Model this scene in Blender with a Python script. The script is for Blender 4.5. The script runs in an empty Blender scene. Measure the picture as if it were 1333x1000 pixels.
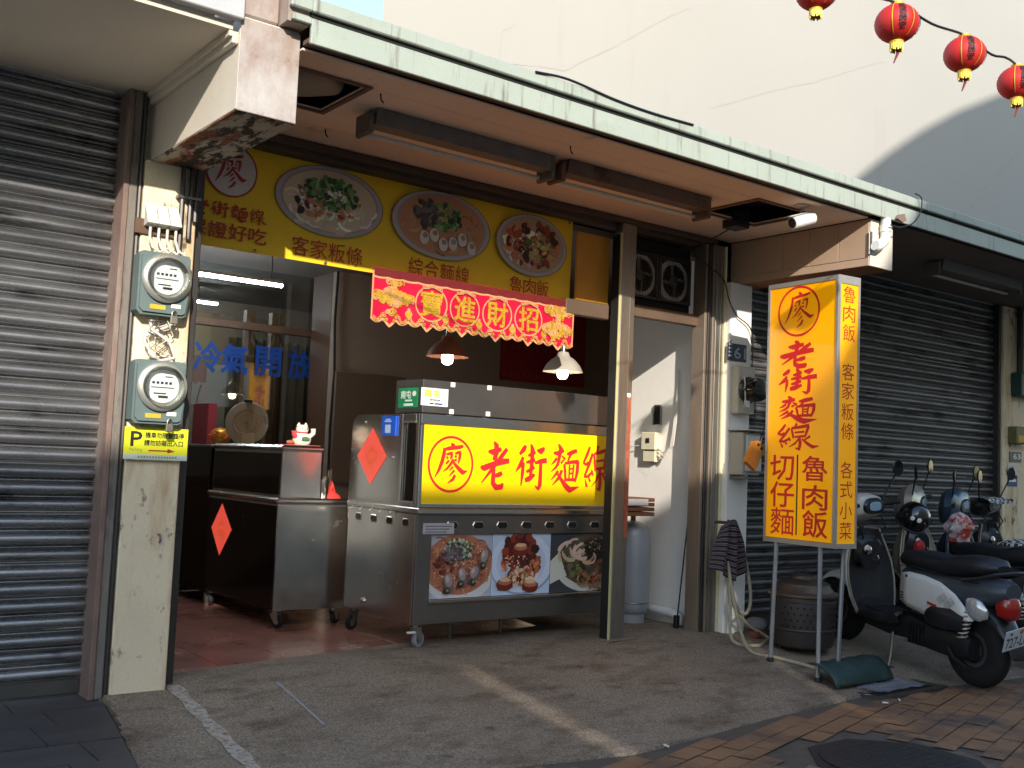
import bpy, bmesh, math, random
from mathutils import Vector, Matrix
random.seed(7)
R = math.radians
scene = bpy.context.scene
COL = scene.collection

# ------------------------------------------------------------------ camera
CAM = Vector((0.0, -5.637, 1.25)); FPX = 1359.15
YAW, PITCH, ROLL = R(37.3014), R(4.3204), R(2.3921)
_f = Vector((math.sin(YAW)*math.cos(PITCH), math.cos(YAW)*math.cos(PITCH), math.sin(PITCH)))
_r = Vector((math.cos(YAW), -math.sin(YAW), 0)); _u = _r.cross(_f)
_r, _u = _r*math.cos(ROLL)+_u*math.sin(ROLL), -_r*math.sin(ROLL)+_u*math.cos(ROLL)
cd = bpy.data.cameras.new('camera'); cam = bpy.data.objects.new('camera', cd); COL.objects.link(cam)
cam.matrix_world = Matrix(((_r.x,_u.x,-_f.x,CAM.x),(_r.y,_u.y,-_f.y,CAM.y),(_r.z,_u.z,-_f.z,CAM.z),(0,0,0,1)))
cd.sensor_width = 36; cd.lens = FPX/1333*36; cd.clip_start = .05; cd.clip_end = 2000
scene.camera = cam
# measuring aids: a point of the photograph on a plane y = c, x = c or z = c of the place
def _ray(px, py): return _f + _r*((px-667)/FPX) - _u*((py-500)/FPX)
def on_y(px, py, y): d = _ray(px, py); return CAM + d*((y-CAM.y)/d.y)
def on_x(px, py, x): d = _ray(px, py); return CAM + d*((x-CAM.x)/d.x)
def on_z(px, py, z): d = _ray(px, py); return CAM + d*((z-CAM.z)/d.z)

# ------------------------------------------------------------------ world, sun, exposure
SX, SZ = .45, .46
SUN = Vector((SX, 1.0, -SZ)).normalized()          # the way the light travels
w = bpy.data.worlds.new('World'); scene.world = w; w.use_nodes = True
nt = w.node_tree; nt.nodes.clear()
sky = nt.nodes.new('ShaderNodeTexSky'); sky.sky_type = 'NISHITA'; sky.sun_disc = False
sky.sun_elevation = math.asin(-SUN.z); sky.sun_rotation = math.atan2(-SUN.x, -SUN.y) % (2*math.pi)
sky.air_density = 1.2; sky.dust_density = .8; sky.ozone_density = 1.6
bg = nt.nodes.new('ShaderNodeBackground'); bg.inputs[1].default_value = .15
out = nt.nodes.new('ShaderNodeOutputWorld')
nt.links.new(sky.outputs[0], bg.inputs[0]); nt.links.new(bg.outputs[0], out.inputs[0])
sl = bpy.data.lights.new('sun', 'SUN'); sl.energy = 2.4; sl.angle = R(.53); sl.color = (1, .93, .83)
so = bpy.data.objects.new('sun', sl); COL.objects.link(so); so.location = (-6, -20, 14)
so.rotation_euler = SUN.to_track_quat('-Z', 'Y').to_euler()
scene.view_settings.view_transform = 'Standard'; scene.view_settings.look = 'None'
scene.view_settings.exposure = 1.38; scene.view_settings.gamma = 1
scene.view_settings.use_curve_mapping = False
scene.cycles.max_bounces = 8; scene.cycles.diffuse_bounces = 4; scene.cycles.use_denoising = True
scene.cycles.sample_clamp_indirect = 4

# ------------------------------------------------------------------ materials
def lin(c): return tuple(((v/255)/12.92 if v/255 <= .04045 else ((v/255+.055)/1.055)**2.4) for v in c)
_mats = {}
def M(name, col, rough=.6, metal=0, var=.12, vs=4, bump=0, bs=60, dirt=None, dirt2=None, rnd=0, grain=.09, stretch=None, spec=.5, emit=0, coat=0, trans=0, rvar=.12):
    """col as 0-255 sRGB. dirt = (colour, amount 0-1, scale[, stretch xyz])"""
    if name in _mats: return _mats[name]
    m = bpy.data.materials.new(name); m.use_nodes = True; t = m.node_tree; N = t.nodes; L = t.links
    b = N['Principled BSDF']; c = lin(col)
    tc = N.new('ShaderNodeNewGeometry')          # .outputs['Position']: pieces that share a mesh still differ
    def noise(scale, detail=6, st=None, rgh=.6):
        n = N.new('ShaderNodeTexNoise'); n.inputs['Scale'].default_value = scale; n.inputs['Detail'].default_value = detail
        n.inputs['Roughness'].default_value = rgh
        if st:
            mp = N.new('ShaderNodeMapping'); mp.inputs['Scale'].default_value = st
            L.new(tc.outputs['Position'], mp.inputs[0]); L.new(mp.outputs[0], n.inputs['Vector'])
        else: L.new(tc.outputs['Position'], n.inputs['Vector'])
        return n
    n = noise(vs, st=stretch)
    mr = N.new('ShaderNodeMapRange'); mr.inputs[1].default_value = .25; mr.inputs[2].default_value = .75
    mr.inputs[3].default_value = 1-var; mr.inputs[4].default_value = 1+var
    L.new(n.outputs[0], mr.inputs[0])
    val = mr.outputs[0]
    if grain:                                   # fine tooth so that no face is quite even
        gn = noise(170, 3, None, .7); g2 = N.new('ShaderNodeMapRange'); g2.inputs[1].default_value = .3; g2.inputs[2].default_value = .7
        g2.inputs[3].default_value = 1-grain; g2.inputs[4].default_value = 1+grain; L.new(gn.outputs[0], g2.inputs[0])
        gm = N.new('ShaderNodeMath'); gm.operation = 'MULTIPLY'; L.new(val, gm.inputs[0]); L.new(g2.outputs[0], gm.inputs[1]); val = gm.outputs[0]
    if rnd:
        oi = N.new('ShaderNodeObjectInfo'); r2 = N.new('ShaderNodeMapRange')
        r2.inputs[3].default_value = 1-rnd; r2.inputs[4].default_value = 1+rnd
        L.new(oi.outputs['Random'], r2.inputs[0])
        mm = N.new('ShaderNodeMath'); mm.operation = 'MULTIPLY'; L.new(val, mm.inputs[0]); L.new(r2.outputs[0], mm.inputs[1]); val = mm.outputs[0]
    vm = N.new('ShaderNodeVectorMath'); vm.operation = 'SCALE'; vm.inputs[0].default_value = c; L.new(val, vm.inputs['Scale'])
    colout = vm.outputs[0]
    rough_add = None
    for dd in (dirt, dirt2):
        if not dd: continue
        dn = noise(dd[2], 9, dd[3] if len(dd) > 3 else None, .68)
        rp = N.new('ShaderNodeMapRange'); rp.inputs[1].default_value = .72-.45*dd[1]; rp.inputs[2].default_value = .72-.45*dd[1]+(dd[4] if len(dd) > 4 else .18)
        L.new(dn.outputs[0], rp.inputs[0])
        mx = N.new('ShaderNodeMix'); mx.data_type = 'RGBA'
        L.new(rp.outputs[0], mx.inputs[0]); L.new(colout, mx.inputs[6]); mx.inputs[7].default_value = (*lin(dd[0]), 1)
        colout = mx.outputs[2]; rough_add = rp.outputs[0]
    L.new(colout, b.inputs['Base Color'])
    rn = N.new('ShaderNodeMapRange'); rn.inputs[3].default_value = max(.02, rough-rvar); rn.inputs[4].default_value = min(1, rough+rvar)
    L.new(n.outputs[0], rn.inputs[0])
    if rough_add is not None and metal > 0:
        m2 = N.new('ShaderNodeMix'); m2.data_type = 'FLOAT'; L.new(rough_add, m2.inputs[0]); L.new(rn.outputs[0], m2.inputs[2]); m2.inputs[3].default_value = .8
        L.new(m2.outputs[0], b.inputs['Roughness'])
    else: L.new(rn.outputs[0], b.inputs['Roughness'])
    b.inputs['Metallic'].default_value = metal
    b.inputs['Specular IOR Level'].default_value = spec
    if coat: b.inputs['Coat Weight'].default_value = coat; b.inputs['Coat Roughness'].default_value = .08
    if emit:
        L.new(colout, b.inputs['Emission Color']); b.inputs['Emission Strength'].default_value = emit
    if trans: b.inputs['Transmission Weight'].default_value = trans
    if bump:
        bn = noise(bs, 8, stretch if stretch else None)
        bp = N.new('ShaderNodeBump'); bp.inputs['Strength'].default_value = min(1, bump); bp.inputs['Distance'].default_value = .01
        L.new(bn.outputs[0], bp.inputs['Height']); L.new(bp.outputs[0], b.inputs['Normal'])
    _mats[name] = m
    return m

def M_attr(name, rough=.5, emit=0):
    if name in _mats: return _mats[name]
    m = bpy.data.materials.new(name); m.use_nodes = True; t = m.node_tree
    a = t.nodes.new('ShaderNodeAttribute'); a.attribute_name = 'Col'
    b = t.nodes['Principled BSDF']; b.inputs['Roughness'].default_value = rough
    t.links.new(a.outputs['Color'], b.inputs['Base Color']); _mats[name] = m
    return m
def M_emit(name, col, s):
    if name in _mats: return _mats[name]
    m = bpy.data.materials.new(name); m.use_nodes = True; b = m.node_tree.nodes['Principled BSDF']
    b.inputs['Base Color'].default_value = (*col, 1); b.inputs['Emission Color'].default_value = (*col, 1); b.inputs['Emission Strength'].default_value = s
    _mats[name] = m; return m
def M_glass(name, tint=(.8,.85,.85), a=.12, rough=.02):
    """thin pane: mostly clear, with a mirror reflection"""
    if name in _mats: return _mats[name]
    m = bpy.data.materials.new(name); m.use_nodes = True; t = m.node_tree; t.nodes.clear()
    o = t.nodes.new('ShaderNodeOutputMaterial'); tr = t.nodes.new('ShaderNodeBsdfTransparent'); tr.inputs[0].default_value = (*tint, 1)
    gl = t.nodes.new('ShaderNodeBsdfGlossy'); gl.inputs['Roughness'].default_value = rough
    fr = t.nodes.new('ShaderNodeFresnel'); fr.inputs[0].default_value = 1.5
    ad = t.nodes.new('ShaderNodeMath'); ad.operation = 'ADD'; ad.inputs[1].default_value = a; ad.use_clamp = True
    mx = t.nodes.new('ShaderNodeMixShader')
    t.links.new(fr.outputs[0], ad.inputs[0]); t.links.new(ad.outputs[0], mx.inputs[0]); t.links.new(tr.outputs[0], mx.inputs[1]); t.links.new(gl.outputs[0], mx.inputs[2]); t.links.new(mx.outputs[0], o.inputs[0])
    _mats[name] = m; return m

def concrete_mat():
    m = M('exposed_concrete', (132,118,101), .85, var=.2, vs=1.3, grain=.35, dirt=((96,80,64), .50, 2.4, (1,2.0,1)), dirt2=((46,40,36), .27, 6))
    t = m.node_tree; N = t.nodes; L = t.links; b = N['Principled BSDF']
    tc = N.new('ShaderNodeTexCoord'); v = N.new('ShaderNodeTexVoronoi'); v.inputs['Scale'].default_value = 165
    L.new(tc.outputs['Object'], v.inputs['Vector'])
    src = b.inputs['Base Color'].links[0].from_socket
    sp = N.new('ShaderNodeSeparateColor'); L.new(v.outputs['Color'], sp.inputs[0])
    mr = N.new('ShaderNodeMapRange'); mr.inputs[3].default_value = .55; mr.inputs[4].default_value = 1.45; L.new(sp.outputs[0], mr.inputs[0])
    sc = N.new('ShaderNodeVectorMath'); sc.operation = 'SCALE'; L.new(src, sc.inputs[0]); L.new(mr.outputs[0], sc.inputs['Scale'])
    # thin wandering cracks
    n1 = N.new('ShaderNodeTexNoise'); n1.inputs['Scale'].default_value = 1.1; n1.inputs['Detail'].default_value = 5
    L.new(tc.outputs['Object'], n1.inputs['Vector'])
    a = N.new('ShaderNodeMath'); a.operation = 'SUBTRACT'; a.inputs[1].default_value = .5; L.new(n1.outputs[0], a.inputs[0])
    ab = N.new('ShaderNodeMath'); ab.operation = 'ABSOLUTE'; L.new(a.outputs[0], ab.inputs[0])
    ck = N.new('ShaderNodeMapRange'); ck.inputs[1].default_value = 0; ck.inputs[2].default_value = .0016; ck.inputs[3].default_value = .72; ck.inputs[4].default_value = 1; L.new(ab.outputs[0], ck.inputs[0])
    s2 = N.new('ShaderNodeVectorMath'); s2.operation = 'SCALE'; L.new(sc.outputs[0], s2.inputs[0]); L.new(ck.outputs[0], s2.inputs['Scale'])
    L.new(s2.outputs[0], b.inputs['Base Color'])
    bp = N.new('ShaderNodeBump'); bp.inputs['Strength'].default_value = .5; bp.inputs['Distance'].default_value = .004
    L.new(sp.outputs[0], bp.inputs['Height']); L.new(bp.outputs[0], b.inputs['Normal'])
    return m

# ------------------------------------------------------------------ mesh building
class MB:
    def __init__(s): s.v = []; s.f = []; s.c = []; s.marks = []
    def add(s, vs, fs, col=None):
        o = len(s.v); s.v += [tuple(p) for p in vs]; s.f += [tuple(i+o for i in f) for f in fs]; s.c += [col]*len(fs)
        return s
    def box(s, x0, x1, y0, y1, z0, z1, b=0.0, col=None):
        if x1 < x0: x0, x1 = x1, x0
        if y1 < y0: y0, y1 = y1, y0
        if z1 < z0: z0, z1 = z1, z0
        b = min(b, (x1-x0)*.45, (y1-y0)*.45, (z1-z0)*.45)
        X = (x0, x1); Y = (y0, y1); Z = (z0, z1)
        if b <= 0:
            vs = [(X[i], Y[j], Z[k]) for i in (0,1) for j in (0,1) for k in (0,1)]
            return s.add(vs, [(0,1,3,2),(4,6,7,5),(0,4,5,1),(2,3,7,6),(0,2,6,4),(1,5,7,3)], col)
        vs = []; idx = {}
        for i in (0,1):
            for j in (0,1):
                for k in (0,1):
                    sx, sy, sz = 1-2*i, 1-2*j, 1-2*k
                    for a in range(3):
                        p = [X[i]+sx*b, Y[j]+sy*b, Z[k]+sz*b]; p[a] = (X[i], Y[j], Z[k])[a]
                        idx[i,j,k,a] = len(vs); vs.append(p)
        fs = []
        for a in range(3):
            o = [q for q in range(3) if q != a]
            for e in (0,1):
                q = []
                for (p1,p2) in ((0,0),(1,0),(1,1),(0,1)):
                    ijk = [0,0,0]; ijk[a] = e; ijk[o[0]] = p1; ijk[o[1]] = p2; q.append(idx[(*ijk, a)])
                fs.append(tuple(q))
            # edges parallel to axis a
            for p1 in (0,1):
                for p2 in (0,1):
                    q = []
                    for (e, m_) in ((0,o[0]),(0,o[1]),(1,o[1]),(1,o[0])):
                        ijk = [0,0,0]; ijk[a] = e; ijk[o[0]] = p1; ijk[o[1]] = p2; q.append(idx[(*ijk, m_)])
                    fs.append(tuple(q))
        for i in (0,1):
            for j in (0,1):
                for k in (0,1): fs.append((idx[i,j,k,0], idx[i,j,k,1], idx[i,j,k,2]))
        return s.add(vs, fs, col)
    def tube(s, path, r, n=8, col=None, cap=True):
        path = [Vector(p) for p in path]; rs = r if isinstance(r, (list, tuple)) else [r]*len(path)
        rings = []; prev = None
        for i, p in enumerate(path):
            d = (path[min(i+1, len(path)-1)] - path[max(i-1, 0)]).normalized()
            if prev is None:
                a = d.cross(Vector((0,0,1)))
                if a.length < .05: a = d.cross(Vector((1,0,0)))
            else: a = prev - d*prev.dot(d)
            a.normalize(); prev = a; bb = d.cross(a)
            rings.append([p + (a*math.cos(2*math.pi*k/n) + bb*math.sin(2*math.pi*k/n))*rs[i] for k in range(n)])
        vs = [q for rg in rings for q in rg]
        fs = [(i*n+k, i*n+(k+1)%n, (i+1)*n+(k+1)%n, (i+1)*n+k) for i in range(len(path)-1) for k in range(n)]
        if cap: fs += [tuple(range(n-1,-1,-1)), tuple((len(path)-1)*n+k for k in range(n))]
        return s.add(vs, fs, col)
    def lathe(s, prof, o, axis=(0,0,1), n=20, col=None, sweep=None):
        """prof: (radius, height along the axis)"""
        ax = Vector(axis).normalized(); a = ax.cross(Vector((0,0,1)))
        if a.length < .05: a = Vector((1,0,0))
        a.normalize(); b = ax.cross(a); o = Vector(o)
        vs = [o + ax*h + (a*math.cos(2*math.pi*k/n) + b*math.sin(2*math.pi*k/n))*max(r, 1e-4) for r, h in prof for k in range(n)]
        fs = [(i*n+k, i*n+(k+1)%n, (i+1)*n+(k+1)%n, (i+1)*n+k) for i in range(len(prof)-1) for k in range(n)]
        if prof[0][0] > 1e-3: fs.append(tuple(range(n-1,-1,-1)))
        if prof[-1][0] > 1e-3: fs.append(tuple((len(prof)-1)*n+k for k in range(n)))
        return s.add(vs, fs, col)
    def loft(s, secs, n=16, cap=True, col=None):
        """secs: (centre, half-width along Y, half-height along Z, power) with sections across X"""
        vs = []
        for c, hw, hh, p in secs:
            for k in range(n):
                t = 2*math.pi*k/n; cs, sn = math.cos(t), math.sin(t)
                vs.append((c[0], c[1]+hw*math.copysign(abs(cs)**(2/p), cs), c[2]+hh*math.copysign(abs(sn)**(2/p), sn)))
        m = len(secs)
        fs = [(i*n+k, i*n+(k+1)%n, (i+1)*n+(k+1)%n, (i+1)*n+k) for i in range(m-1) for k in range(n)]
        if cap: fs += [tuple(range(n-1,-1,-1)), tuple((m-1)*n+k for k in range(n))]
        return s.add(vs, fs, col)
    def prism(s, pts, fr, w0, w1, col=None):
        """polygon (u, v) in a frame, pushed from w0 to w1 along the frame's normal"""
        n = len(pts); vs = [fr.p(u, v, w0) for u, v in pts] + [fr.p(u, v, w1) for u, v in pts]
        return s.add(vs, [tuple(range(n-1,-1,-1)), tuple(range(n, 2*n))] + [(k, (k+1)%n, n+(k+1)%n, n+k) for k in range(n)], col)
    def flat(s, pts, fr, w, col=None):
        return s.add([fr.p(u, v, w) for u, v in pts], [tuple(range(len(pts)))], col)
    def ribbon(s, pts, ws, fr, w, col=None):
        L_ = []; R_ = []
        for i, (x, y) in enumerate(pts):
            a = pts[max(i-1, 0)]; b = pts[min(i+1, len(pts)-1)]
            dx, dy = b[0]-a[0], b[1]-a[1]; l = math.hypot(dx, dy) or 1
            L_.append((x-dy/l*ws[i]/2, y+dx/l*ws[i]/2)); R_.append((x+dy/l*ws[i]/2, y-dx/l*ws[i]/2))
        n = len(pts); vs = [fr.p(u, v, w) for u, v in L_] + [fr.p(u, v, w) for u, v in R_]
        return s.add(vs, [(i, n+i, n+i+1, i+1) for i in range(n-1)], col)
class Frame:
    def __init__(s, o, U=(1,0,0), V=(0,0,1), N=(0,-1,0)): s.o = Vector(o); s.U = Vector(U); s.V = Vector(V); s.N = Vector(N)
    def p(s, u, v, w=0): return s.o + s.U*u + s.V*v + s.N*w
def front(y, x=0, z=0): return Frame((x, y, z))                       # faces the street
def leftf(x, y=0, z=0): return Frame((x, y, z), (0,-1,0), (0,0,1), (-1,0,0))   # faces -x

def mesh_of(name, mb, smooth=False):
    me = bpy.data.meshes.new(name); me.from_pydata([tuple(v) for v in mb.v], [], mb.f)
    if any(c is not None for c in mb.c):
        at = me.color_attributes.new('Col', 'FLOAT_COLOR', 'CORNER')
        k = 0
        for p, c in zip(me.polygons, mb.c):
            c4 = (*(c or (1,1,1)), 1)
            for _ in p.loop_indices: at.data[k].color = c4; k += 1
    bm = bmesh.new(); bm.from_mesh(me)
    if not any(c is not None for c in mb.c): bmesh.ops.recalc_face_normals(bm, faces=bm.faces)
    bm.to_mesh(me); bm.free()
    if smooth:
        for p in me.polygons: p.use_smooth = True
    me.update(); return me
def smooth_by_angle(me, deg=40):
    me.shade_smooth() if hasattr(me, 'shade_smooth') else None
    bm = bmesh.new(); bm.from_mesh(me)
    for e in bm.edges:
        if len(e.link_faces) == 2 and e.calc_face_angle(0) > R(deg): e.smooth = False
    for f in bm.faces: f.smooth = True
    bm.to_mesh(me); bm.free()
def O(name, mb, mat, parent=None, smooth=True, loc=None):
    if name == 'lettering' and isinstance(mb, MB) and len(mb.marks) > 1:      # every character is a piece of its own
        mk = sorted(mb.marks); mk[0] = (0, 0); mk.append((len(mb.v), len(mb.f))); o = None
        for (a, b), (c, d) in zip(mk, mk[1:]):
            p = MB(); p.v = mb.v[a:c]; p.f = [tuple(i-a for i in f) for f in mb.f[b:d]]; p.c = mb.c[b:d]
            if p.f: o = O('character', p, mat, parent, smooth, loc)
        return o
    me = mb if isinstance(mb, bpy.types.Mesh) else mesh_of(name, mb)
    if smooth and not isinstance(mb, bpy.types.Mesh): smooth_by_angle(me)
    if mat is not None and not me.materials: me.materials.append(mat)
    o = bpy.data.objects.new(name, me); COL.objects.link(o)
    if loc is not None: o.location = loc
    if parent is not None:
        o.parent = parent
        if parent.type == 'EMPTY' and not parent.get('_local'): o.matrix_parent_inverse = Matrix.Translation(-parent.location)
    return o
def tag(o, label, cat, group=None):
    o['label'] = label; o['category'] = cat
    if group: o['group'] = group
    return o
def thing(name, loc, label, cat, group=None):
    o = bpy.data.objects.new(name, None); COL.objects.link(o); o.location = loc; o.empty_display_size = .1
    return tag(o, label, cat, group)
def struct(o): o['kind'] = 'structure'; return o
def stuff(o): o['kind'] = 'stuff'; return o

_tcache = {}
def glyphs(body, bold=0.0):
    k = (body, bold)
    if k not in _tcache:
        c = bpy.data.curves.new('t', 'FONT'); c.body = body; c.offset = bold; c.resolution_u = 2
        o = bpy.data.objects.new('t', c); COL.objects.link(o); bpy.context.view_layer.update()
        me = bpy.data.meshes.new_from_object(o.evaluated_get(bpy.context.evaluated_depsgraph_get()))
        vs = [v.co.copy() for v in me.vertices]; fs = [tuple(p.vertices) for p in me.polygons]
        bpy.data.objects.remove(o); bpy.data.curves.remove(c); bpy.data.meshes.remove(me)
        x0 = min(v.x for v in vs); x1 = max(v.x for v in vs); y0 = min(v.y for v in vs); y1 = max(v.y for v in vs)
        _tcache[k] = ([((v.x-x0)/(x1-x0), (v.y-y0)/(y1-y0)) for v in vs], fs)
    return _tcache[k]
def text(mb, body, fr, u0, u1, v0, v1, w, bold=0.0, col=None):
    mb.marks.append((len(mb.v), len(mb.f)))
    vs, fs = glyphs(body)
    n = max(1, len(body)); bu, bv = abs(u1-u0)/n*bold, abs(v1-v0)*bold      # heavier weight: copies set a hair apart
    for i, (du, dv) in enumerate(((0,0),) if not bold else ((-bu,-bv*.5),(bu,bv*.5),(-bu*.6,bv),(bu*.6,-bv),(0,0))):
        mb.add([fr.p(u0+(u1-u0)*a+du, v0+(v1-v0)*b+dv, w+i*.00012) for a, b in vs], fs, col)
def text_seq(mb, body, fr, pts, size, w, bold=0.0, col=None, sx=1.0):
    """one character at each (u, v) centre"""
    for ch, (u, v) in zip(body, pts): text(mb, ch, fr, u-size*sx/2, u+size*sx/2, v-size/2, v+size/2, w, bold, col)

# brush-written characters: strokes as centre lines with widths, on a 0-1 square
def _norm(strokes, x0, x1, y0, y1):
    return [([((x-x0)/(x1-x0), 1-(y-y0)/(y1-y0)) for x, y in p], [q/(x1-x0) for q in wd]) for p, wd in strokes]
BRUSH = {
'廖': _norm([([(322,238),(345,262),(362,298)],[14,44,30]), ([(240,312),(300,296),(350,288),(420,276),(462,262)],[18,34,34,34,24]),
  ([(252,292),(246,360),(228,450),(195,545),(152,628)],[30,36,36,28,8]), ([(272,366),(318,352),(345,350)],[16,26,30]), ([(335,352),(332,392),(318,418)],[26,24,10]),
  ([(275,388),(292,412)],[14,24]), ([(272,472),(305,430)],[18,22]), ([(372,352),(405,338),(440,338)],[18,26,30]), ([(430,338),(424,400),(412,460)],[28,28,14]),
  ([(365,382),(392,384)],[16,24]), ([(362,430),(392,420)],[16,24]), ([(352,415),(330,465),(290,520),(240,560)],[24,26,22,6]),
  ([(338,430),(380,480),(430,530),(468,562),(518,542)],[16,28,38,42,6]), ([(352,500),(312,548)],[22,10]), ([(370,540),(312,608)],[24,10]), ([(380,592),(358,640),(300,686)],[28,30,8])], 150,520,232,690),
'老': _norm([([(802,215),(832,262),(835,330),(815,430)],[14,50,48,44]), ([(742,330),(790,335),(890,298)],[20,50,34]), ([(662,508),(700,520),(800,475),(900,440),(985,428)],[22,52,46,52,40]),
  ([(955,290),(900,370),(840,460),(770,560),(680,686)],[34,40,36,30,10]), ([(812,520),(808,600),(808,690),(845,735),(905,728),(918,685)],[34,42,44,48,46,22]), ([(822,608),(870,590),(908,568)],[26,42,34])], 660,988,212,750),
'街': _norm([([(218,232),(195,280),(150,338)],[30,46,24]), ([(192,368),(165,460),(110,546)],[28,42,10]), ([(196,430),(190,560),(178,708)],[30,36,10]),
  ([(278,212),(298,270),(298,400),(290,520),(285,610)],[16,44,40,36,30]), ([(248,350),(290,335),(332,298)],[16,38,34]), ([(230,432),(290,415),(332,392)],[18,38,34]), ([(232,542),(280,520),(328,480)],[18,36,30]), ([(222,642),(270,622),(335,570)],[34,48,26]),
  ([(352,280),(400,290),(442,248)],[14,56,22]), ([(332,435),(400,410),(474,398)],[20,40,44]), ([(402,430),(402,580),(400,690),(382,742),(338,700)],[32,40,40,28,6])], 108,476,210,746),
'麵': _norm([([(606,215),(636,270),(622,360),(604,470)],[14,44,34,26]), ([(552,322),(600,325),(672,285)],[18,38,28]), ([(592,380),(568,420),(528,462)],[24,24,6]), ([(650,350),(690,392)],[10,26]), ([(690,380),(640,440)],[10,22]),
  ([(612,430),(585,490),(528,546)],[24,24,6]), ([(612,530),(580,580),(528,644)],[26,24,6]), ([(655,520),(625,610),(550,698)],[26,32,8]), ([(600,560),(650,630),(700,700),(755,752),(866,712)],[16,32,46,50,6]),
  ([(708,330),(760,310),(828,280)],[18,38,30]), ([(752,330),(722,412)],[26,18]), ([(682,448),(694,540),(700,648)],[24,26,20]), ([(685,440),(770,420),(852,412)],[20,28,34]), ([(842,410),(838,530),(816,655)],[32,34,18]), ([(700,632),(825,628)],[22,26]),
  ([(744,452),(742,622)],[16,16]), ([(792,448),(784,622)],[18,16]), ([(748,502),(788,498)],[12,14]), ([(748,555),(786,552)],[12,14])], 528,868,213,768),
'線': _norm([([(208,766),(185,800),(145,842)],[20,26,18]), ([(142,842),(175,850),(200,838)],[16,22,20]), ([(242,796),(205,850),(160,905)],[22,26,18]), ([(155,908),(200,905),(250,880)],[14,24,18]), ([(168,918),(188,955)],[8,24]), ([(200,902),(222,930)],[8,22]), ([(232,872),(252,900)],[8,20]),
  ([(302,758),(280,800)],[24,14]), ([(258,800),(268,840),(276,880)],[18,24,18]), ([(258,798),(330,788),(402,776)],[20,26,28]), ([(398,778),(385,820),(368,872)],[28,28,16]), ([(285,832),(365,826)],[14,18]), ([(285,868),(365,862)],[16,20]),
  ([(322,862),(332,920),(325,968),(292,958)],[26,32,28,6]), ([(315,888),(290,922),(238,952)],[14,18,5]), ([(412,862),(360,896)],[22,12]), ([(345,885),(395,925),(432,948),(484,940)],[14,26,30,5])], 140,484,757,975)}
def brush(mb, ch, fr, u0, u1, v0, v1, w, col=None, k_=1.12):
    mb.marks.append((len(mb.v), len(mb.f)))
    for i, (p, wd) in enumerate(BRUSH[ch]):
        # subdivide for rounder strokes
        q = []; ww = []
        for k in range(len(p)-1):
            for t in (0, .34, .67): q.append((p[k][0]+(p[k+1][0]-p[k][0])*t, p[k][1]+(p[k+1][1]-p[k][1])*t)); ww.append(wd[k]+(wd[k+1]-wd[k])*t)
        q.append(p[-1]); ww.append(wd[-1])
        mb.ribbon([(u0+(u1-u0)*a, v0+(v1-v0)*b) for a, b in q], [x*(u1-u0)*k_ for x in ww], fr, w+i*.00012, col)
def ring(mb, fr, uc, vc, ru, rv, t, w, col=None, n=36):
    mb.marks.append((len(mb.v), len(mb.f)))
    vs = []
    for k in range(n):
        a = 2*math.pi*k/n
        vs += [fr.p(uc+ru*math.cos(a), vc+rv*math.sin(a), w), fr.p(uc+(ru-t)*math.cos(a), vc+(rv-t)*math.sin(a), w)]
    mb.add(vs, [(2*k, 2*((k+1)%n), 2*((k+1)%n)+1, 2*k+1) for k in range(n)], col)
def disc(mb, fr, uc, vc, ru, rv, w, col=None, n=28, jit=0):
    mb.flat([(uc+ru*math.cos(2*math.pi*k/n)*(1+random.uniform(-jit,jit)), vc+rv*math.sin(2*math.pi*k/n)*(1+random.uniform(-jit,jit))) for k in range(n)], fr, w, col)
# ------------------------------------------------------------------ shared materials
m_conc = concrete_mat()
m_cream = M('cream_paint', (230,214,182), .75, var=.08, vs=3, bump=.25, bs=30, dirt=((176,132,76), .52, 2.6, (1.6,1.6,.3), .25), dirt2=((104,90,74), .34, 7, (1,1,.6), .08))
m_beam = M('beam_paint', (214,204,188), .75, var=.06, vs=3, bump=.15, bs=25, dirt=((140,86,48), .12, 5), dirt2=((60,44,34), .05, 11))
m_peel = M('peeled_paint', (170,158,140), .85, var=.12, vs=4, bump=.6, bs=18, dirt=((124,70,40), .50, 3.2, (2,.8,1), .06), dirt2=((38,32,28), .50, 4.5, (2,.7,1), .03))
m_rustface = M('rusty_paint', (150,132,120), .8, var=.16, vs=6, bump=.3, bs=40, dirt=((178,174,170), .70, 4.0, (1,1,.5), .25), dirt2=((120,66,52), .26, 8))
m_soffit_l = M('soffit_grey', (214,202,182), .8, var=.06, vs=1.5, bump=.1, dirt=((96,66,42), .06, 3, (.4,2,1), .08))
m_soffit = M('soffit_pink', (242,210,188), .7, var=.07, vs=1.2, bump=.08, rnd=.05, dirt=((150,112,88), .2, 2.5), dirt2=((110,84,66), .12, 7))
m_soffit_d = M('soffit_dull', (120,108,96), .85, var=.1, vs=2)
m_green = M('fascia_green', (160,168,157), .45, var=.06, vs=2, dirt=((104,100,84), .36, 6, (3,1,.2), .14), dirt2=((140,146,134), .35, 1.6))
m_dark = M('dark_void', (26,23,21), .9, var=.1)
m_steel = M('brushed_steel', (206,203,198), .22, 1, var=.07, vs=3, bump=.10, bs=2.2, dirt=((120,112,104), .18, 3.2), rvar=.08)
m_steel_d = M('dull_steel', (132,128,124), .36, .9, var=.10, vs=4, bump=.06, bs=3, dirt=((84,76,68), .18, 4), rvar=.08)
m_galv = M('galvanised_slat', (158,157,157), .28, .85, var=.22, vs=5, stretch=(.5,3,3), bump=.1, bs=40, dirt=((66,62,59), .36, 4.5, (.5,2,2), .14), dirt2=((92,78,66), .2, 11), rnd=.16, rvar=.12)
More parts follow.
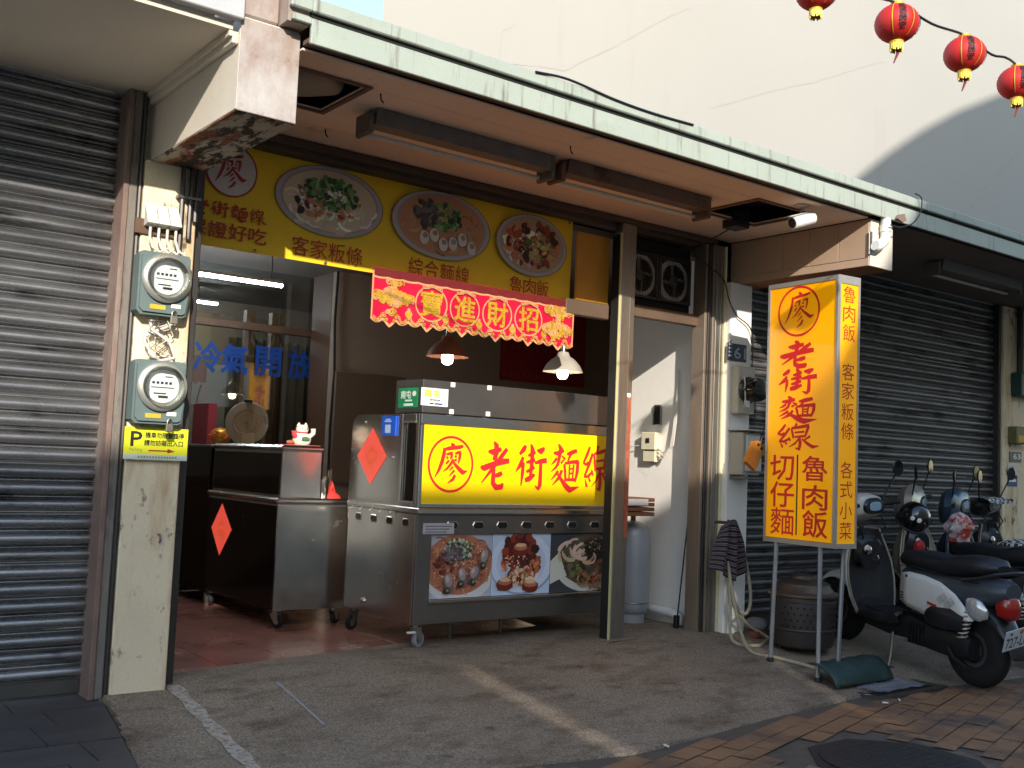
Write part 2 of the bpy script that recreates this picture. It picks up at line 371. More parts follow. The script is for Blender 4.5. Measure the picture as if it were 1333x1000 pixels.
m_galv_d = M('grey_slat', (122,120,120), .42, .6, var=.15, vs=5, stretch=(.5,3,3), dirt=((52,50,49), .42, 4, (.5,2,2), .12), dirt2=((150,146,140), .10, 13), rnd=.16)
m_rust_chan = M('rusty_channel', (126,104,94), .75, .1, var=.2, vs=7, bump=.3, dirt=((158,150,142), .5, 2.0, (1.5,1.5,.35)), dirt2=((70,54,48), .3, 8))
m_wood_frame = M('weathered_frame', (120,112,104), .8, var=.2, vs=8, stretch=(3,3,.5), bump=.4, bs=30, dirt=((66,58,54), .4, 6, (3,3,.6)))
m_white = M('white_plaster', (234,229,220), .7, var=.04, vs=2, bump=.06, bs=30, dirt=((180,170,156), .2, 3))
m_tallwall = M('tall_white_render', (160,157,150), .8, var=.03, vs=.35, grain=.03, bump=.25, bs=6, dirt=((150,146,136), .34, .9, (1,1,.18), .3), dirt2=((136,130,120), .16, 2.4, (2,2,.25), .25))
m_black = M('black_plastic', (24,24,25), .45, var=.15, vs=20)
m_rubber = M('rubber', (22,22,22), .8, var=.2, vs=30, bump=.2)
m_pvc = M('white_pvc', (214,214,210), .35, var=.05, vs=6, dirt=((150,140,124), .15, 6))
m_tile = M('terracotta_tile', (152,106,94), .24, var=.12, vs=3, rnd=.10, dirt=((84,50,42), .3, 2.5), bump=.04, bs=15)
m_slate = M('slate_tile', (64,62,63), .6, var=.22, vs=3, stretch=(.7,3,1), rnd=.12, bump=.35, bs=12, dirt=((92,92,94), .25, 4, (.6,3,1)))
m_paver = M('brown_paver', (136,100,70), .85, var=.25, vs=3, rnd=.16, bump=.5, bs=40, dirt=((72,62,56), .50, 1.6), dirt2=((56,48,42), .30, 9))
m_joint = M('sandy_joint', (84,74,64), .95, var=.25, vs=12, bump=.4, bs=60)
m_asph = M('dark_asphalt', (70,66,62), .9, var=.2, vs=3, bump=.5, bs=80)
m_iron = M('cast_iron', (52,50,50), .6, .4, var=.2, vs=12, bump=.5, bs=60, dirt=((84,76,68), .25, 4))
m_room = M('room_wall', (156,138,120), .8, var=.06, vs=2)
m_roomceil = M('room_ceiling', (120,112,104), .9, var=.06)
m_brown = M('brown_timber', (92,66,48), .6, var=.2, vs=4, stretch=(6,6,.6), bump=.1)
m_alu = M('aluminium', (146,140,130), .4, .8, var=.12, vs=8, stretch=(5,5,.4), dirt=((96,86,76), .25, 6, (3,3,.5)))
m_alu_d = M('dark_aluminium', (78,74,72), .45, .7, var=.14, vs=8, stretch=(5,5,.4), dirt=((50,46,44), .3, 6))
m_glass = M_glass('clear_glass')
m_red = M('sign_red', (214,32,38), .5, var=.03)
m_redd = M('print_red', (170,36,30), .55, var=.04)
m_ink = M('black_ink', (28,30,34), .6, var=.03)

# ------------------------------------------------------------------ ground, street, ramp
struct(O('ground', MB().add([(-300,-300,-.24),(300,-300,-.24),(300,300,-.24),(-300,300,-.24)], [(0,1,2,3)]), m_asph))
struct(O('pavement', MB().add([(-40,-13.6,-.174),(60,-13.6,-.174),(60,-1.3,-.174),(-40,-1.3,-.174)], [(0,1,2,3)]), m_joint))
EDGE = [(-5,-1.7),(1.0,-1.72),(3.0,-1.68),(3.8,-1.82),(5.0,-1.66),(6.15,-1.55),(8,-1.75),(14,-1.8)]
def y_edge(x):
    for (a, b), (c, d) in zip(EDGE, EDGE[1:]):
        if a <= x <= c: return b+(d-b)*(x-a)/(c-a)
    return -1.7
def ramp_z(x, y):
    if x < 1.68-max(0, -.17-y)*.171: return -.14            # under the slate step
    if y >= -.03: return .004
    return .004 - .168*min(1, (-.03-y)/1.6) + .006*math.sin(3*x+2*y)*min(1, -y)
def y_in(x):
    if x < 2.0: return -.12
    if x < 5.25: return .19+(x-2.1)*.172
    if x < 6.40: return 1.3
    return .2
xs = [1.40+.02*i for i in range(16)]+[1.72+.12*i for i in range(104)]; rows = 24
mb = MB(); vs = []
for x in xs:
    a, b = y_in(x), y_edge(x)
    for k in range(rows+1):
        y = a+(b-a)*k/rows; vs.append((x, y, ramp_z(x, y)))
    vs.append((x, b-.01, -.2))
n = rows+2
mb.add(vs, [(i*n+k, (i+1)*n+k, (i+1)*n+k+1, i*n+k+1) for i in range(len(xs)-1) for k in range(n-1)])
ramp = struct(O('concrete_ramp', mb, m_conc))
# pale pebble strip and a joint strip set into the ramp
def strip_on_ramp(name, a, b, wd, mat, dz=.004):
    m_ = MB(); N_ = 14; vs = []; dx, dy = b[0]-a[0], b[1]-a[1]; l = math.hypot(dx, dy)
    for k in range(N_+1):
        x, y = a[0]+dx*k/N_, a[1]+dy*k/N_; h = wd/2*(1+.25*math.sin(k*1.9))
        for sg in (-1, 1): px, py = x-dy/l*h*sg, y+dx/l*h*sg; vs.append((px, py, ramp_z(px, py)+dz))
    m_.add(vs, [(2*k, 2*k+1, 2*k+3, 2*k+2) for k in range(N_)]); return O(name, m_, mat, ramp)
m_peb = M('pale_pebbles', (176,164,150), .9, var=.3, vs=60, bump=.7, bs=90, dirt=((96,90,82), .55, 40))
strip_on_ramp('pebble_strip', (2.045,-.10), (1.99,-1.40), .075, m_peb)
a = on_z(361,885.5,-.0); b = on_z(422,939,-.07)
strip_on_ramp('joint_strip', (a.x,a.y), (b.x,b.y), .014, M('grey_joint', (150,150,156), .8))
# slate step before the left-hand shutter
pl = MB(); pl.prism([(-5,.04),(1.66,.04),(1.68,-.17),(1.50,-1.22),(1.44,-1.52),(-5,-1.52)], Frame((0,0,0),(1,0,0),(0,1,0),(0,0,1)), -.22, -.05)
step = struct(O('step', pl, M('step_edge', (52,50,50), .9, var=.3, vs=8, bump=.8, bs=20), smooth=False))
k = 0
rowsy = [(.03,-.23),(-.23,-.54),(-.54,-.87),(-.87,-1.18),(-1.18,-1.5)]
for ri, (ya, yb) in enumerate(rowsy):
    def xe(y): return 1.67-max(0, (-.17-y))*.171
    x1 = None
    xr = 1.67; cols = []
    edge0 = 1.36 if ri % 2 else 1.24
    cuts = [edge0-.62*q for q in range(8)]
    prev = None
    for q, cx in enumerate(cuts):
        g = .003
        if prev is None: poly = [(cx+g, yb+g), (xe(yb)-.006, yb+g), (xe(ya)-.006, ya-g), (cx+g, ya-g)]
        else: poly = [(cx+g, yb+g), (prev-g, yb+g), (prev-g, ya-g), (cx+g, ya-g)]
        prev = cx
        t_ = MB().prism(poly, Frame((0,0,0),(1,0,0),(0,1,0),(0,0,1)), -.049, -.030+random.uniform(-.002,.002))
        O('tile', t_, m_slate, step, smooth=False)
# brick paving of the street: courses laid at a slant
P1 = on_z(1333,1000,-.17); P2 = on_z(1333,895,-.17)
pv = bpy.data.meshes.new('paver')
pm = mesh_of('paver', MB().box(-.117,.117,-.057,.057,-.03,0,b=.006)); pm.materials.append(m_paver)
street = bpy.data.objects['pavement']
MH = (4.86,-2.60); ca, sa = math.cos(R(16)), math.sin(R(16)); cnt = 0; rest = MB()
for j in range(-40, 41):
    for i in range(-40, 41):
        lx = i*.2395+(.12 if j % 2 else 0); ly = j*.119
        x = 5.2+ca*lx-sa*ly; y = -2.6+sa*lx+ca*ly
        if y > y_edge(x)-.10 or x < 2.7 or x > 9.6 or y < -4.3: continue
        if abs(x-MH[0]) < .50 and abs(y-MH[1]) < .50: continue
        if .40*(x-3.0) > -(y+1.66)+2.0: pass
        # only the wedge before the ramp that can be looked at from the street's far side
        if y < -1.66-(x-2.5)*.62-.35: continue
        z = -.1655+random.uniform(-.0025,.0025)
        if cnt < 300:
            o = O('paver', pm, None, street, loc=(x, y, z)); o.rotation_euler = (random.uniform(-.006,.006), random.uniform(-.006,.006), R(16)+random.uniform(-.025,.025)); cnt += 1
        else:
            rest.add([(x+ca*u-sa*v, y+sa*u+ca*v, z) for u, v in ((-.117,-.057),(.117,-.057),(.117,.057),(-.117,.057))], [(0,1,2,3)])
if rest.v: stuff(O('paver_field', rest, m_paver, street))
t = thing('manhole_cover', (*MH, -.17), 'dark cast iron manhole cover set in the brown brick paving', 'manhole cover')
frm = Frame((MH[0],MH[1],0),(1,0,0),(0,1,0),(0,0,1))
oct_ = lambda r: [(r*math.cos(R(22.5+45*k)), r*math.sin(R(22.5+45*k))) for k in range(8)]
O('frame', MB().prism(oct_(.46), frm, -.20, -.168), m_iron, t, smooth=False)
cv = O('cover', MB().lathe([(.39,-.168),(.39,-.160),(.37,-.157),(.0,-.157)], (MH[0],MH[1],0), n=32), m_iron, t)
mb = MB()
for i in range(-6, 7):
    for j in range(-6, 7):
        if math.hypot(i, j) < 6: mb.box(MH[0]+i*.055-.016, MH[0]+i*.055+.016, MH[1]+j*.055-.016, MH[1]+j*.055+.016, -.1572, -.1555)
stuff(O('stud', mb, m_iron, cv, smooth=False))
# storm drain grate with a crumpled clear plastic sheet on it
t = thing('drain_grate', (6.42,-1.47,-.155), 'metal drain grate between the green kerb ramp and the brick paving', 'drain grate')
O('frame', MB().box(6.06,6.86,-1.70,-1.66,-.2,-.150).box(6.06,6.86,-1.30,-1.26,-.2,-.150).box(6.06,6.10,-1.66,-1.30,-.2,-.150).box(6.82,6.86,-1.66,-1.30,-.2,-.150), m_steel_d, t, smooth=False)
bar = mesh_of('bar', MB().box(-.009,.009,-.18,.18,-.03,0)); bar.materials.append(m_iron)
for i in range(17): O('bar', bar, None, t, loc=(6.13+.04*i, -1.48, -.153))
O('pit', MB().box(6.10,6.82,-1.66,-1.30,-.215,-.20), m_dark, t, smooth=False)

# ------------------------------------------------------------------ roller shutters
def slat_mesh(name, length, pitch, mat):
    prof = [(.010,0),(.010,.03),(-.004,.04),(-.016,.09),(-.025,.20),(-.029,.36),(-.027,.50),(-.018,.63),(-.006,.69),(.010,.71),(.010,.78),(-.002,.80),(-.011,.84),(-.013,.88),(-.010,.92),(-.001,.955),(.010,.97),(.010,1.0)]
    vs = [(x, y, z*pitch) for y, z in prof for x in (0, length)]
    me = mesh_of(name, MB().add(vs, [(2*i, 2*i+1, 2*i+3, 2*i+2) for i in range(len(prof)-1)])); me.materials.append(mat)
    for p in me.polygons: p.use_smooth = True
    return me
def shutter(x0, x1, y, z0, z1, pitch, mat, label, railmat):
    t = thing('roller_shutter', ((x0+x1)/2, y, z0), label, 'roller shutter')
    sm = slat_mesh('slat', x1-x0, pitch, mat); z = z0+.09; i = 0
    while z < z1:
        O('slat', sm, None, t, loc=(x0, y+random.uniform(-.003,.003), z+random.uniform(-.001,.001))).rotation_euler = (random.uniform(-.02,.02), random.uniform(-.0006,.0006), random.uniform(-.0008,.0008)); z += pitch
    O('bottom_bar', MB().box(x0, x1, y-.012, y+.012, z0+.012, z0+.088, b=.004), m_steel_d, t, smooth=False)
    return t
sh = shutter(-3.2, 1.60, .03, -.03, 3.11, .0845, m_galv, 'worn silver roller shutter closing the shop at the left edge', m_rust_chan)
O('guide_rail', MB().box(1.602,1.63,-.13,.06,-.03,3.13,b=.004), m_rust_chan, sh, smooth=False)
O('guide_rail', MB().box(1.632,1.675,-.125,.04,-.03,3.128,b=.006), m_wood_frame, sh, smooth=False)
O('guide_rail', MB().tube([(1.688,-.12,-.03),(1.688,-.12,3.12)], .012, 8), m_alu_d, sh)
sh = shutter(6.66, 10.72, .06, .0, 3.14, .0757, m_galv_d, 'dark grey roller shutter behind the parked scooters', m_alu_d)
O('guide_rail', MB().box(6.635,6.66,-.03,.09,.0,3.13,b=.004), m_alu_d, sh, smooth=False)
O('guide_rail', MB().box(10.72,10.76,-.03,.09,.0,3.13,b=.004), m_alu_d, sh, smooth=False)

# ------------------------------------------------------------------ pillars and beams
tag(O('pillar', MB().box(1.703,1.992,-.14,.30,-.12,2.765,b=.006), m_cream, smooth=False), 'cream painted pillar carrying two round electricity meters beside the left shutter', 'pillar')
tag(O('pillar', MB().box(6.375,6.632,-.11,.30,-.02,2.765,b=.006), m_white, smooth=False), 'white pillar between the noodle shop doorway and the dark grey shutter', 'pillar')
t = thing('pillar', (11.0,0,0), 'cream pillar with small signs at the right end of the dark shutter', 'pillar')
O('shaft', MB().box(10.765,11.6,-.05,.35,-.02,3.13,b=.006), m_cream, t, smooth=False)
t = thing('cantilever_beam', (1.88,0,2.76), 'rust stained concrete beam with peeling underside above the left pillar', 'beam')
O('beam_side', MB().box(1.738,2.022,-1.245,.0,2.770,3.20,b=.005), m_beam, t, smooth=False)
O('underside', MB().box(1.736,2.024,-1.243,-.005,2.762,2.7695), m_peel, t, smooth=False)
O('end_face', MB().box(1.737,2.023,-1.256,-1.246,2.764,3.19,b=.003), m_rustface, t, smooth=False)
O('stub', MB().box(1.738,1.915,-1.25,-.9,3.203,3.85,b=.008), m_rustface, t, smooth=False)
O('moulding', MB().box(1.708,1.737,-1.23,.0,3.07,3.125,b=.004).box(1.69,1.707,-1.23,.0,3.10,3.126), m_soffit_l, t, smooth=False)
t = thing('cantilever_beam', (6.62,0,2.76), 'tan clad beam under the canopy above the tall yellow sign', 'beam')
O('core', MB().box(6.490,6.760,-1.285,.0,2.772,3.108), m_beam, t, smooth=False)
m_clad = M('tan_cladding', (178,150,126), .7, var=.07, vs=3, rnd=.04, dirt=((130,100,78), .14, 4))
yy_ = [-1.283,-1.03,-.775,-.52,-.265,-.01]
for i in range(5): O('panel', MB().box(6.482,6.4895,yy_[i]+.003,yy_[i+1]-.003,2.825,3.106,b=.002), m_clad, t, smooth=False)
O('bottom_trim', MB().box(6.478,6.4895,-1.288,-.008,2.765,2.820,b=.003), m_clad, t, smooth=False)
O('underside', MB().box(6.492,6.758,-1.283,-.003,2.764,2.7715), M('rusty_soffit', (168,110,74), .85, var=.2, vs=5, dirt=((200,190,176), .25, 4)), t, smooth=False)
O('end_face', MB().box(6.488,6.762,-1.294,-1.286,2.766,3.106,b=.002), m_beam, t, smooth=False)

# ------------------------------------------------------------------ canopies
def fascia(t, x0, x1, y, zb):
    O('fascia_board', MB().box(x0, x1, y, y+.02, zb, zb+.118, b=.003), m_green, t, smooth=False)
    O('fascia_lip', MB().box(x0, x1, y-.010, y+.02, zb+.146, zb+.212, b=.006), m_green, t, smooth=False)
    O('groove', MB().box(x0, x1, y+.016, y+.02, zb+.1185, zb+.1455), m_dark, t, smooth=False)  # near-black strip puts the shadow under the lip into the colour
t = thing('canopy', (4.5,-1.3,3.1), 'pale green canopy edge with pink soffit over the noodle shop', 'canopy')
fascia(t, 2.026, 7.10, -1.36, 3.118)
O('fascia_lip', MB().box(1.918, 2.0255, -1.37, -1.34, 3.264, 3.330, b=.006), m_green, t, smooth=False)
O('sun_leak_filler', MB().box(1.918,2.024,-1.335,-1.20,3.204,3.335), m_rustface, t, smooth=False)  # added filler that stops sun leaking through the gap onto the banner
O('fascia_board', MB().box(1.93, 2.0255, -1.362, -1.34, 3.206, 3.236, b=.003), m_green, t, smooth=False)
pe = [-1.28,-1.06,-.815,-.57,-.33,-.005]
for i in range(5):
    segs = [(2.024,2.09),(2.48,5.53),(6.08,6.476)] if i in (1, 2) else [(2.024,6.476)]
    for p, q in segs: O('soffit_panel', MB().box(p, q, pe[i]+.0015, pe[i+1]-.0015, 3.111, 3.121, b=.001), m_soffit, t, smooth=False)
O('roof_slab', MB().box(2.026, 7.10, -1.335, 6.0, 3.23, 3.32), m_dark, t, smooth=False)
O('edge_trim', MB().box(2.024, 6.478, -1.339, -1.283, 3.128, 3.150), M('edge_brown', (96,78,68), .8, var=.15), t, smooth=False)
for (a, b) in ((2.09,2.48),(5.53,6.08)):
    O('hatch_frame', MB().box(a-.03,b+.03,-1.085,-1.062,3.099,3.110).box(a-.03,b+.03,-.568,-.545,3.099,3.110).box(a-.03,a-.002,-1.061,-.569,3.099,3.110).box(b+.002,b+.03,-1.061,-.569,3.099,3.110), M('hatch_brown', (110,78,62), .7), t, smooth=False)
O('duct', MB().loft([((2.06+.05*i,-.80,3.185-.03*math.sin(i/8*3.1)), .20*math.sin(.3+i/8*2.5), .05, 2.2) for i in range(9)]), M('grey_duct', (150,140,128), .6, var=.1), t)
# hooks left in the soffit
for px_, py_ in ((496,122),(424,168),(743,190)):
    p = on_z(px_, py_, 3.11); O('hook', MB().tube([p+Vector((0,0,.0)), p+Vector((.004,0,-.03)), p+Vector((.02,0,-.045))], .004, 6), m_dark, t)
t = thing('canopy', (-1,-1.2,3.1), 'off-white stained canopy above the left shutter', 'canopy')
O('soffit', MB().box(-3.4, 1.705, -1.235, .06, 3.127, 3.16), m_soffit_l, t, smooth=False)
O('front_edge', MB().box(-3.4, 1.735, -1.29, -1.238, 3.165, 3.42, b=.005), M('edge_grey', (176,176,176), .7, var=.1, dirt=((120,80,56), .25, 4)), t, smooth=False)
O('roof_slab', MB().box(-3.4, 2.02, -.88, 6.0, 3.25, 3.33), m_dark, t, smooth=False)
t = thing('canopy', (10,-1.3,3.15), 'shaded green canopy edge above the dark shutter at right', 'canopy')
fascia(t, 7.106, 15, -1.36, 3.118)
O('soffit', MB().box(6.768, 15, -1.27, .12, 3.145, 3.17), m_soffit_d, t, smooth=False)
O('edge_trim', MB().box(6.768, 15, -1.338, -1.272, 3.128, 3.150), m_dark, t, smooth=False)
O('roof_slab', MB().box(7.105, 15, -1.335, 6.0, 3.23, 3.32), m_dark, t, smooth=False)

# ------------------------------------------------------------------ shop room
struct(O('floor', MB().box(2.0,9.2,.15,6.0,-.08,-.021), m_joint, smooth=False))
flo = bpy.data.objects['floor']
tm = mesh_of('tile', MB().box(-.2185,.2185,-.1985,.1985,-.02,0,b=.0015)); tm.materials.append(m_tile)
x = 2.016+.2215
for i in range(8):
    for j in range(9):
        O('tile', tm, None, flo, loc=(2.239+.443*i, .484+.403*(j-1) if j else .156, -.0003*random.random())).scale.y = 1 if j else .63
struct(O('wall_right', MB().box(6.315,6.372,.05,1.12,-.02,3.1).box(6.315,8.4,1.12,1.17,-.02,3.1), m_white, smooth=False))
struct(O('wall_back', MB().box(4.53,8.4,3.05,3.15,-.02,3.0), m_room, smooth=False))
struct(O('wall_side', MB().box(8.4,8.5,1.12,6,-.02,3.0).box(2.0,2.06,.31,6,-.02,3.1), m_room, smooth=False))
struct(O('wall_rear', MB().box(2.0,8.5,5.9,6.0,-.02,3.1), m_room, smooth=False))
struct(O('ceiling', MB().box(2.0,8.5,.14,6.0,2.97,3.02), m_roomceil, smooth=False))

# ------------------------------------------------------------------ houses round about
t = thing('building', (20,10,0), 'tall plain white rendered building wall rising behind the canopy', 'building')
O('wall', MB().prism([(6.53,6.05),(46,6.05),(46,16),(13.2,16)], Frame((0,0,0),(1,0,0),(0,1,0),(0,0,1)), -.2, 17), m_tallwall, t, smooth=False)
fb = front(6.05)
for pts, wd in (([(663,82),(735,92),(800,62),(860,28),(905,8)], .012), ([(925,142),(1000,120),(1060,108),(1110,92),(1160,78)], .010), ([(650,75),(655,40),(676,32)], .012), ([(1262,274),(1283,245),(1306,222),(1333,190)], .022), ([(1040,95),(1052,75)], .01)):
    q = []; mbc = MB()
    for (a, b), (c, d) in zip(pts, pts[1:]):
        for s_ in range(6): p = on_y(a+(c-a)*s_/6+random.uniform(-.8,.8), b+(d-b)*s_/6+random.uniform(-.8,.8), 6.05); q.append((p.x, p.z))
    mbc.ribbon(q, [wd*random.uniform(.15,.6) for _ in q], fb, .004)
    O('crack', mbc, M('crack_grey', (146,143,136), .9), t, smooth=False)
# across the street: a low terrace with an added slotted shade wall and a taller stepped block (they shade the lower shopfront)
from mathutils.geometry import tessellate_polygon
YO = -14.0
def opp(u, w_): return (u+SX*YO, w_-SZ*YO)
def slab(polys, y0, y1):
    mb = MB(); flat = [p for pl_ in polys for p in pl_]; n = len(flat)
    tris = tessellate_polygon([[Vector((a, b, 0)) for a, b in pl_] for pl_ in polys])
    fs = [tuple(t_) for t_ in tris] + [tuple(i+n for i in t_) for t_ in tris]; o = 0
    for pl_ in polys:
        m_ = len(pl_); fs += [(o+k, o+(k+1)%m_, n+o+(k+1)%m_, n+o+k) for k in range(m_)]; o += m_
    return mb.add([(a, y0, b) for a, b in flat]+[(a, y1, b) for a, b in flat], fs)
m_opp = M('opposite_render', (214,206,192), .85, var=.08, vs=.5); m_oppw = M('opposite_window', (60,72,80), .15, var=.1)
def slot(a, b, h):
    dx, dy = b[0]-a[0], b[1]-a[1]; l = math.hypot(dx, dy); nx, ny = -dy/l*h, dx/l*h
    return [opp(a[0]+nx, a[1]+ny), opp(a[0]-nx, a[1]-ny), opp(b[0]-nx, b[1]-ny), opp(b[0]+nx, b[1]+ny)]
t = thing('building', (-10,-14,0), 'low rendered terrace across the street from the noodle shop', 'building')
O('slotted_shade_wall', slab([[opp(-26,1.15), opp(-26,-3.2), opp(6.46,-3.2), opp(6.46,1.15)], slot((4.60,-1.06), (3.90,-.12), .030), slot((3.18,-.74), (3.12,-.20), .032), slot((2.62,-.72), (2.60,-.42), .02)], YO-.08, YO+.08), m_opp, t, smooth=False)  # added unseen wall, its slots shaped to throw sun streaks on the ramp
x0, x1 = opp(-26,0)[0], opp(6.46,0)[0]; zt = opp(0,-3.2)[1]
O('body', MB().box(x0, x1, YO-9, YO+.02, -.2, zt-.02), m_opp, t, smooth=False)
wm = mesh_of('window', MB().box(-.6,.6,0,.06,-.6,.6)); wm.materials.append(m_oppw)
for i in range(9): O('window', wm, None, t, loc=(x1-2-3.3*i, YO+.02, 1.9))
t = thing('building', (14,-14,0), 'taller stepped block across the street to the right', 'building')
O('body', slab([[opp(6.52,-6.6), opp(40,-6.6), opp(40,15.5)]+[opp(p_.x-SX*6.05, p_.z+SZ*6.05) for p_ in (on_y(x_, y_, 6.05) for x_, y_ in ((1400,92),(1333,112),(1293,126),(1248,144),(1203,168),(1158,198),(1119,229)))]+[opp(7.58,2.64), opp(6.52,1.25)]], YO-9, YO), m_opp, t, smooth=False)
x0 = opp(6.52,0)[0]
for i in range(8):
    for j in range(2): O('window', wm, None, t, loc=(x0+2+3.4*i, YO+.02, 1.9+3.2*j))
# ------------------------------------------------------------------ shop front frame
t = thing('shopfront_frame', (4.2,0,0), 'dark metal door frame and track round the open noodle shop front', 'door frame')
O('side_track', MB().box(2.000,2.062,-.05,.0,-.02,3.105,b=.004).box(2.012,2.058,.002,.12,-.02,3.1), m_alu_d, t, smooth=False)
O('header', MB().box(2.064,6.30,.02,.14,3.03,3.108,b=.004).box(2.064,6.30,-.03,.018,3.062,3.107,b=.004), M('header_brown', (84,70,62), .6, .2, var=.2, vs=5, stretch=(.5,4,4)), t, smooth=False)
O('post', MB().box(5.238,5.335,-.045,.05,.0,3.06,b=.006), m_alu, t, smooth=False)
O('post', MB().box(5.337,5.388,-.035,.05,.0,3.06,b=.004), m_alu, t, smooth=False)
O('post_edge', MB().box(5.219,5.2365,-.046,-.034,.0,2.98,b=.002), M('yellow_edge', (190,182,130), .5, var=.05), t, smooth=False)
O('post_rebate', MB().box(5.224,5.2365,-.033,.05,.0,2.98), m_dark, t, smooth=False)
O('post_shoe', MB().box(5.20,5.46,-.07,.09,.0,.012,b=.003), m_conc, t, smooth=False)
O('transom_bar', MB().box(5.39,6.22,.06,.13,2.40,2.49,b=.005).box(4.80,5.218,.06,.13,2.34,2.45,b=.005), M('transom_tan', (104,84,68), .6, .2, var=.15), t, smooth=False)
O('transom_panel', MB().box(4.90,5.215,.075,.095,2.455,2.955), M('amber_panel', (196,138,40), .5, var=.12, vs=3, stretch=(2,2,1), dirt=((120,80,30), .25, 3)), t, smooth=False)
for (a, b, ya, yb, mt) in ((6.172,6.200,-.02,.11,M('jamb_tan', (132,116,100), .5, .3, var=.15, vs=8, stretch=(4,4,.4))),(6.203,6.232,-.03,.10,m_alu_d),(6.236,6.262,-.045,.05,M('jamb_tan', (132,116,100), .5, .3)),(6.266,6.318,-.05,.03,m_alu),(6.322,6.352,-.05,.03,m_alu),(6.355,6.3725,-.065,.02,M('pale_edge', (224,214,170), .5))):
    O('jamb_strip', MB().box(a, b, ya, yb, .0, 3.055, b=.003), mt, t, smooth=False)
O('transom_back', MB().box(5.392,6.15,.135,.139,2.492,3.02), m_dark, t, smooth=False)
# red couplet strip pasted on the post's inner edge
t2 = thing('couplet_strip', (5.392,0,.85), 'narrow red paper couplet pasted down the side of the metal post', 'paper strip')
O('paper', MB().box(5.3885,5.391,-.03,.045,.72,2.0), M('faded_orange_paper', (160,100,70), .7, var=.2, vs=8, dirt=((150,44,32), .5, 14), dirt2=((120,96,80), .3, 5)), t2, smooth=False)
O('paper', MB().box(5.345,5.384,-.0375,-.0355,.74,1.78), M('faded_orange_paper', (196,86,40), .7), t2, smooth=False)
mb = MB()
for i in range(60):
    u, v = random.uniform(5.350,5.379), 1.74-.0165*i; a_ = random.uniform(-1.4,1.4); l_ = random.uniform(.006,.014)
    mb.ribbon([(u-l_*math.cos(a_), v-l_*math.sin(a_)), (u, v+.001), (u+l_*math.cos(a_)*.8, v+l_*math.sin(a_))], [.003,.007,.003], front(-.0376), .0004+.00002*i)
O('brush_mark', mb, m_redd, t2, smooth=False)
tag(O('tape_patch', MB().box(5.338,5.372,-.0385,-.0355,1.77,1.80), M('white_tape', (232,230,224), .6)), 'small white tape patch stuck on the metal post', 'tape')

# exhaust fans in the transom
def fan(cx, label):
    t = thing('exhaust_fan', (cx,.12,2.72), label, 'exhaust fan', 'exhaust fans over the side door')
    fr = front(.10, cx, 2.735)
    mb = MB(); fw = .178
    mb.box(cx-fw,cx+fw,.085,.13,2.735+fw-.02,2.735+fw,b=.004).box(cx-fw,cx+fw,.085,.13,2.735-fw,2.735-fw+.02,b=.004).box(cx-fw,cx-fw+.02,.085,.13,2.735-fw+.021,2.735+fw-.021,b=.004).box(cx+fw-.02,cx+fw,.085,.13,2.735-fw+.021,2.735+fw-.021,b=.004)
    O('housing', mb, m_alu_d, t, smooth=False)
    mb = MB(); n = 32
    mb.lathe([(.170,.004),(.132,.016),(.128,-.03),(.168,-.03),(.170,.004)], (cx,.118,2.735), (0,-1,0), n=n); O('ring', mb, M('fan_white', (226,218,206), .5, var=.1, dirt=((110,96,84), .35, 9)), t)
    bl = MB()
    for k in range(4):
        a = k*math.pi/2+.5; pts = []
        for s_, rr in ((-.35,.035),(-.5,.14),(.35,.145),(.25,.04)): pts.append((rr*math.cos(a+s_), rr*math.sin(a+s_)))
        bl.add([fr.p(u, v, -.02+.012*(1 if q < 2 else -1)) for q, (u, v) in enumerate(pts)], [(0,1,2,3)])
    O('blade', bl, M('fan_blade', (120,112,104), .6, var=.1), t, smooth=False)
    O('hub', MB().lathe([(.045,-.03),(.045,.012),(.03,.02),(0,.022)], (cx,.12,2.735), (0,-1,0)), M('fan_hub', (96,84,76), .6), t)
    g = MB()
    for i in range(-10, 11):
        u = i*.0165; g.box(cx+u-.0012,cx+u+.0012,.079,.0815,2.735-.17,2.735+.17); g.box(cx-.17,cx+.17,.0818,.084,2.735+u-.0012,2.735+u+.0012)
    stuff(O('grille', g, m_alu_d, t, smooth=False))
fan(5.575, 'exhaust fan half hidden by the metal post above the side door'); fan(5.94, 'exhaust fan seen whole beside the dark jamb above the side door')

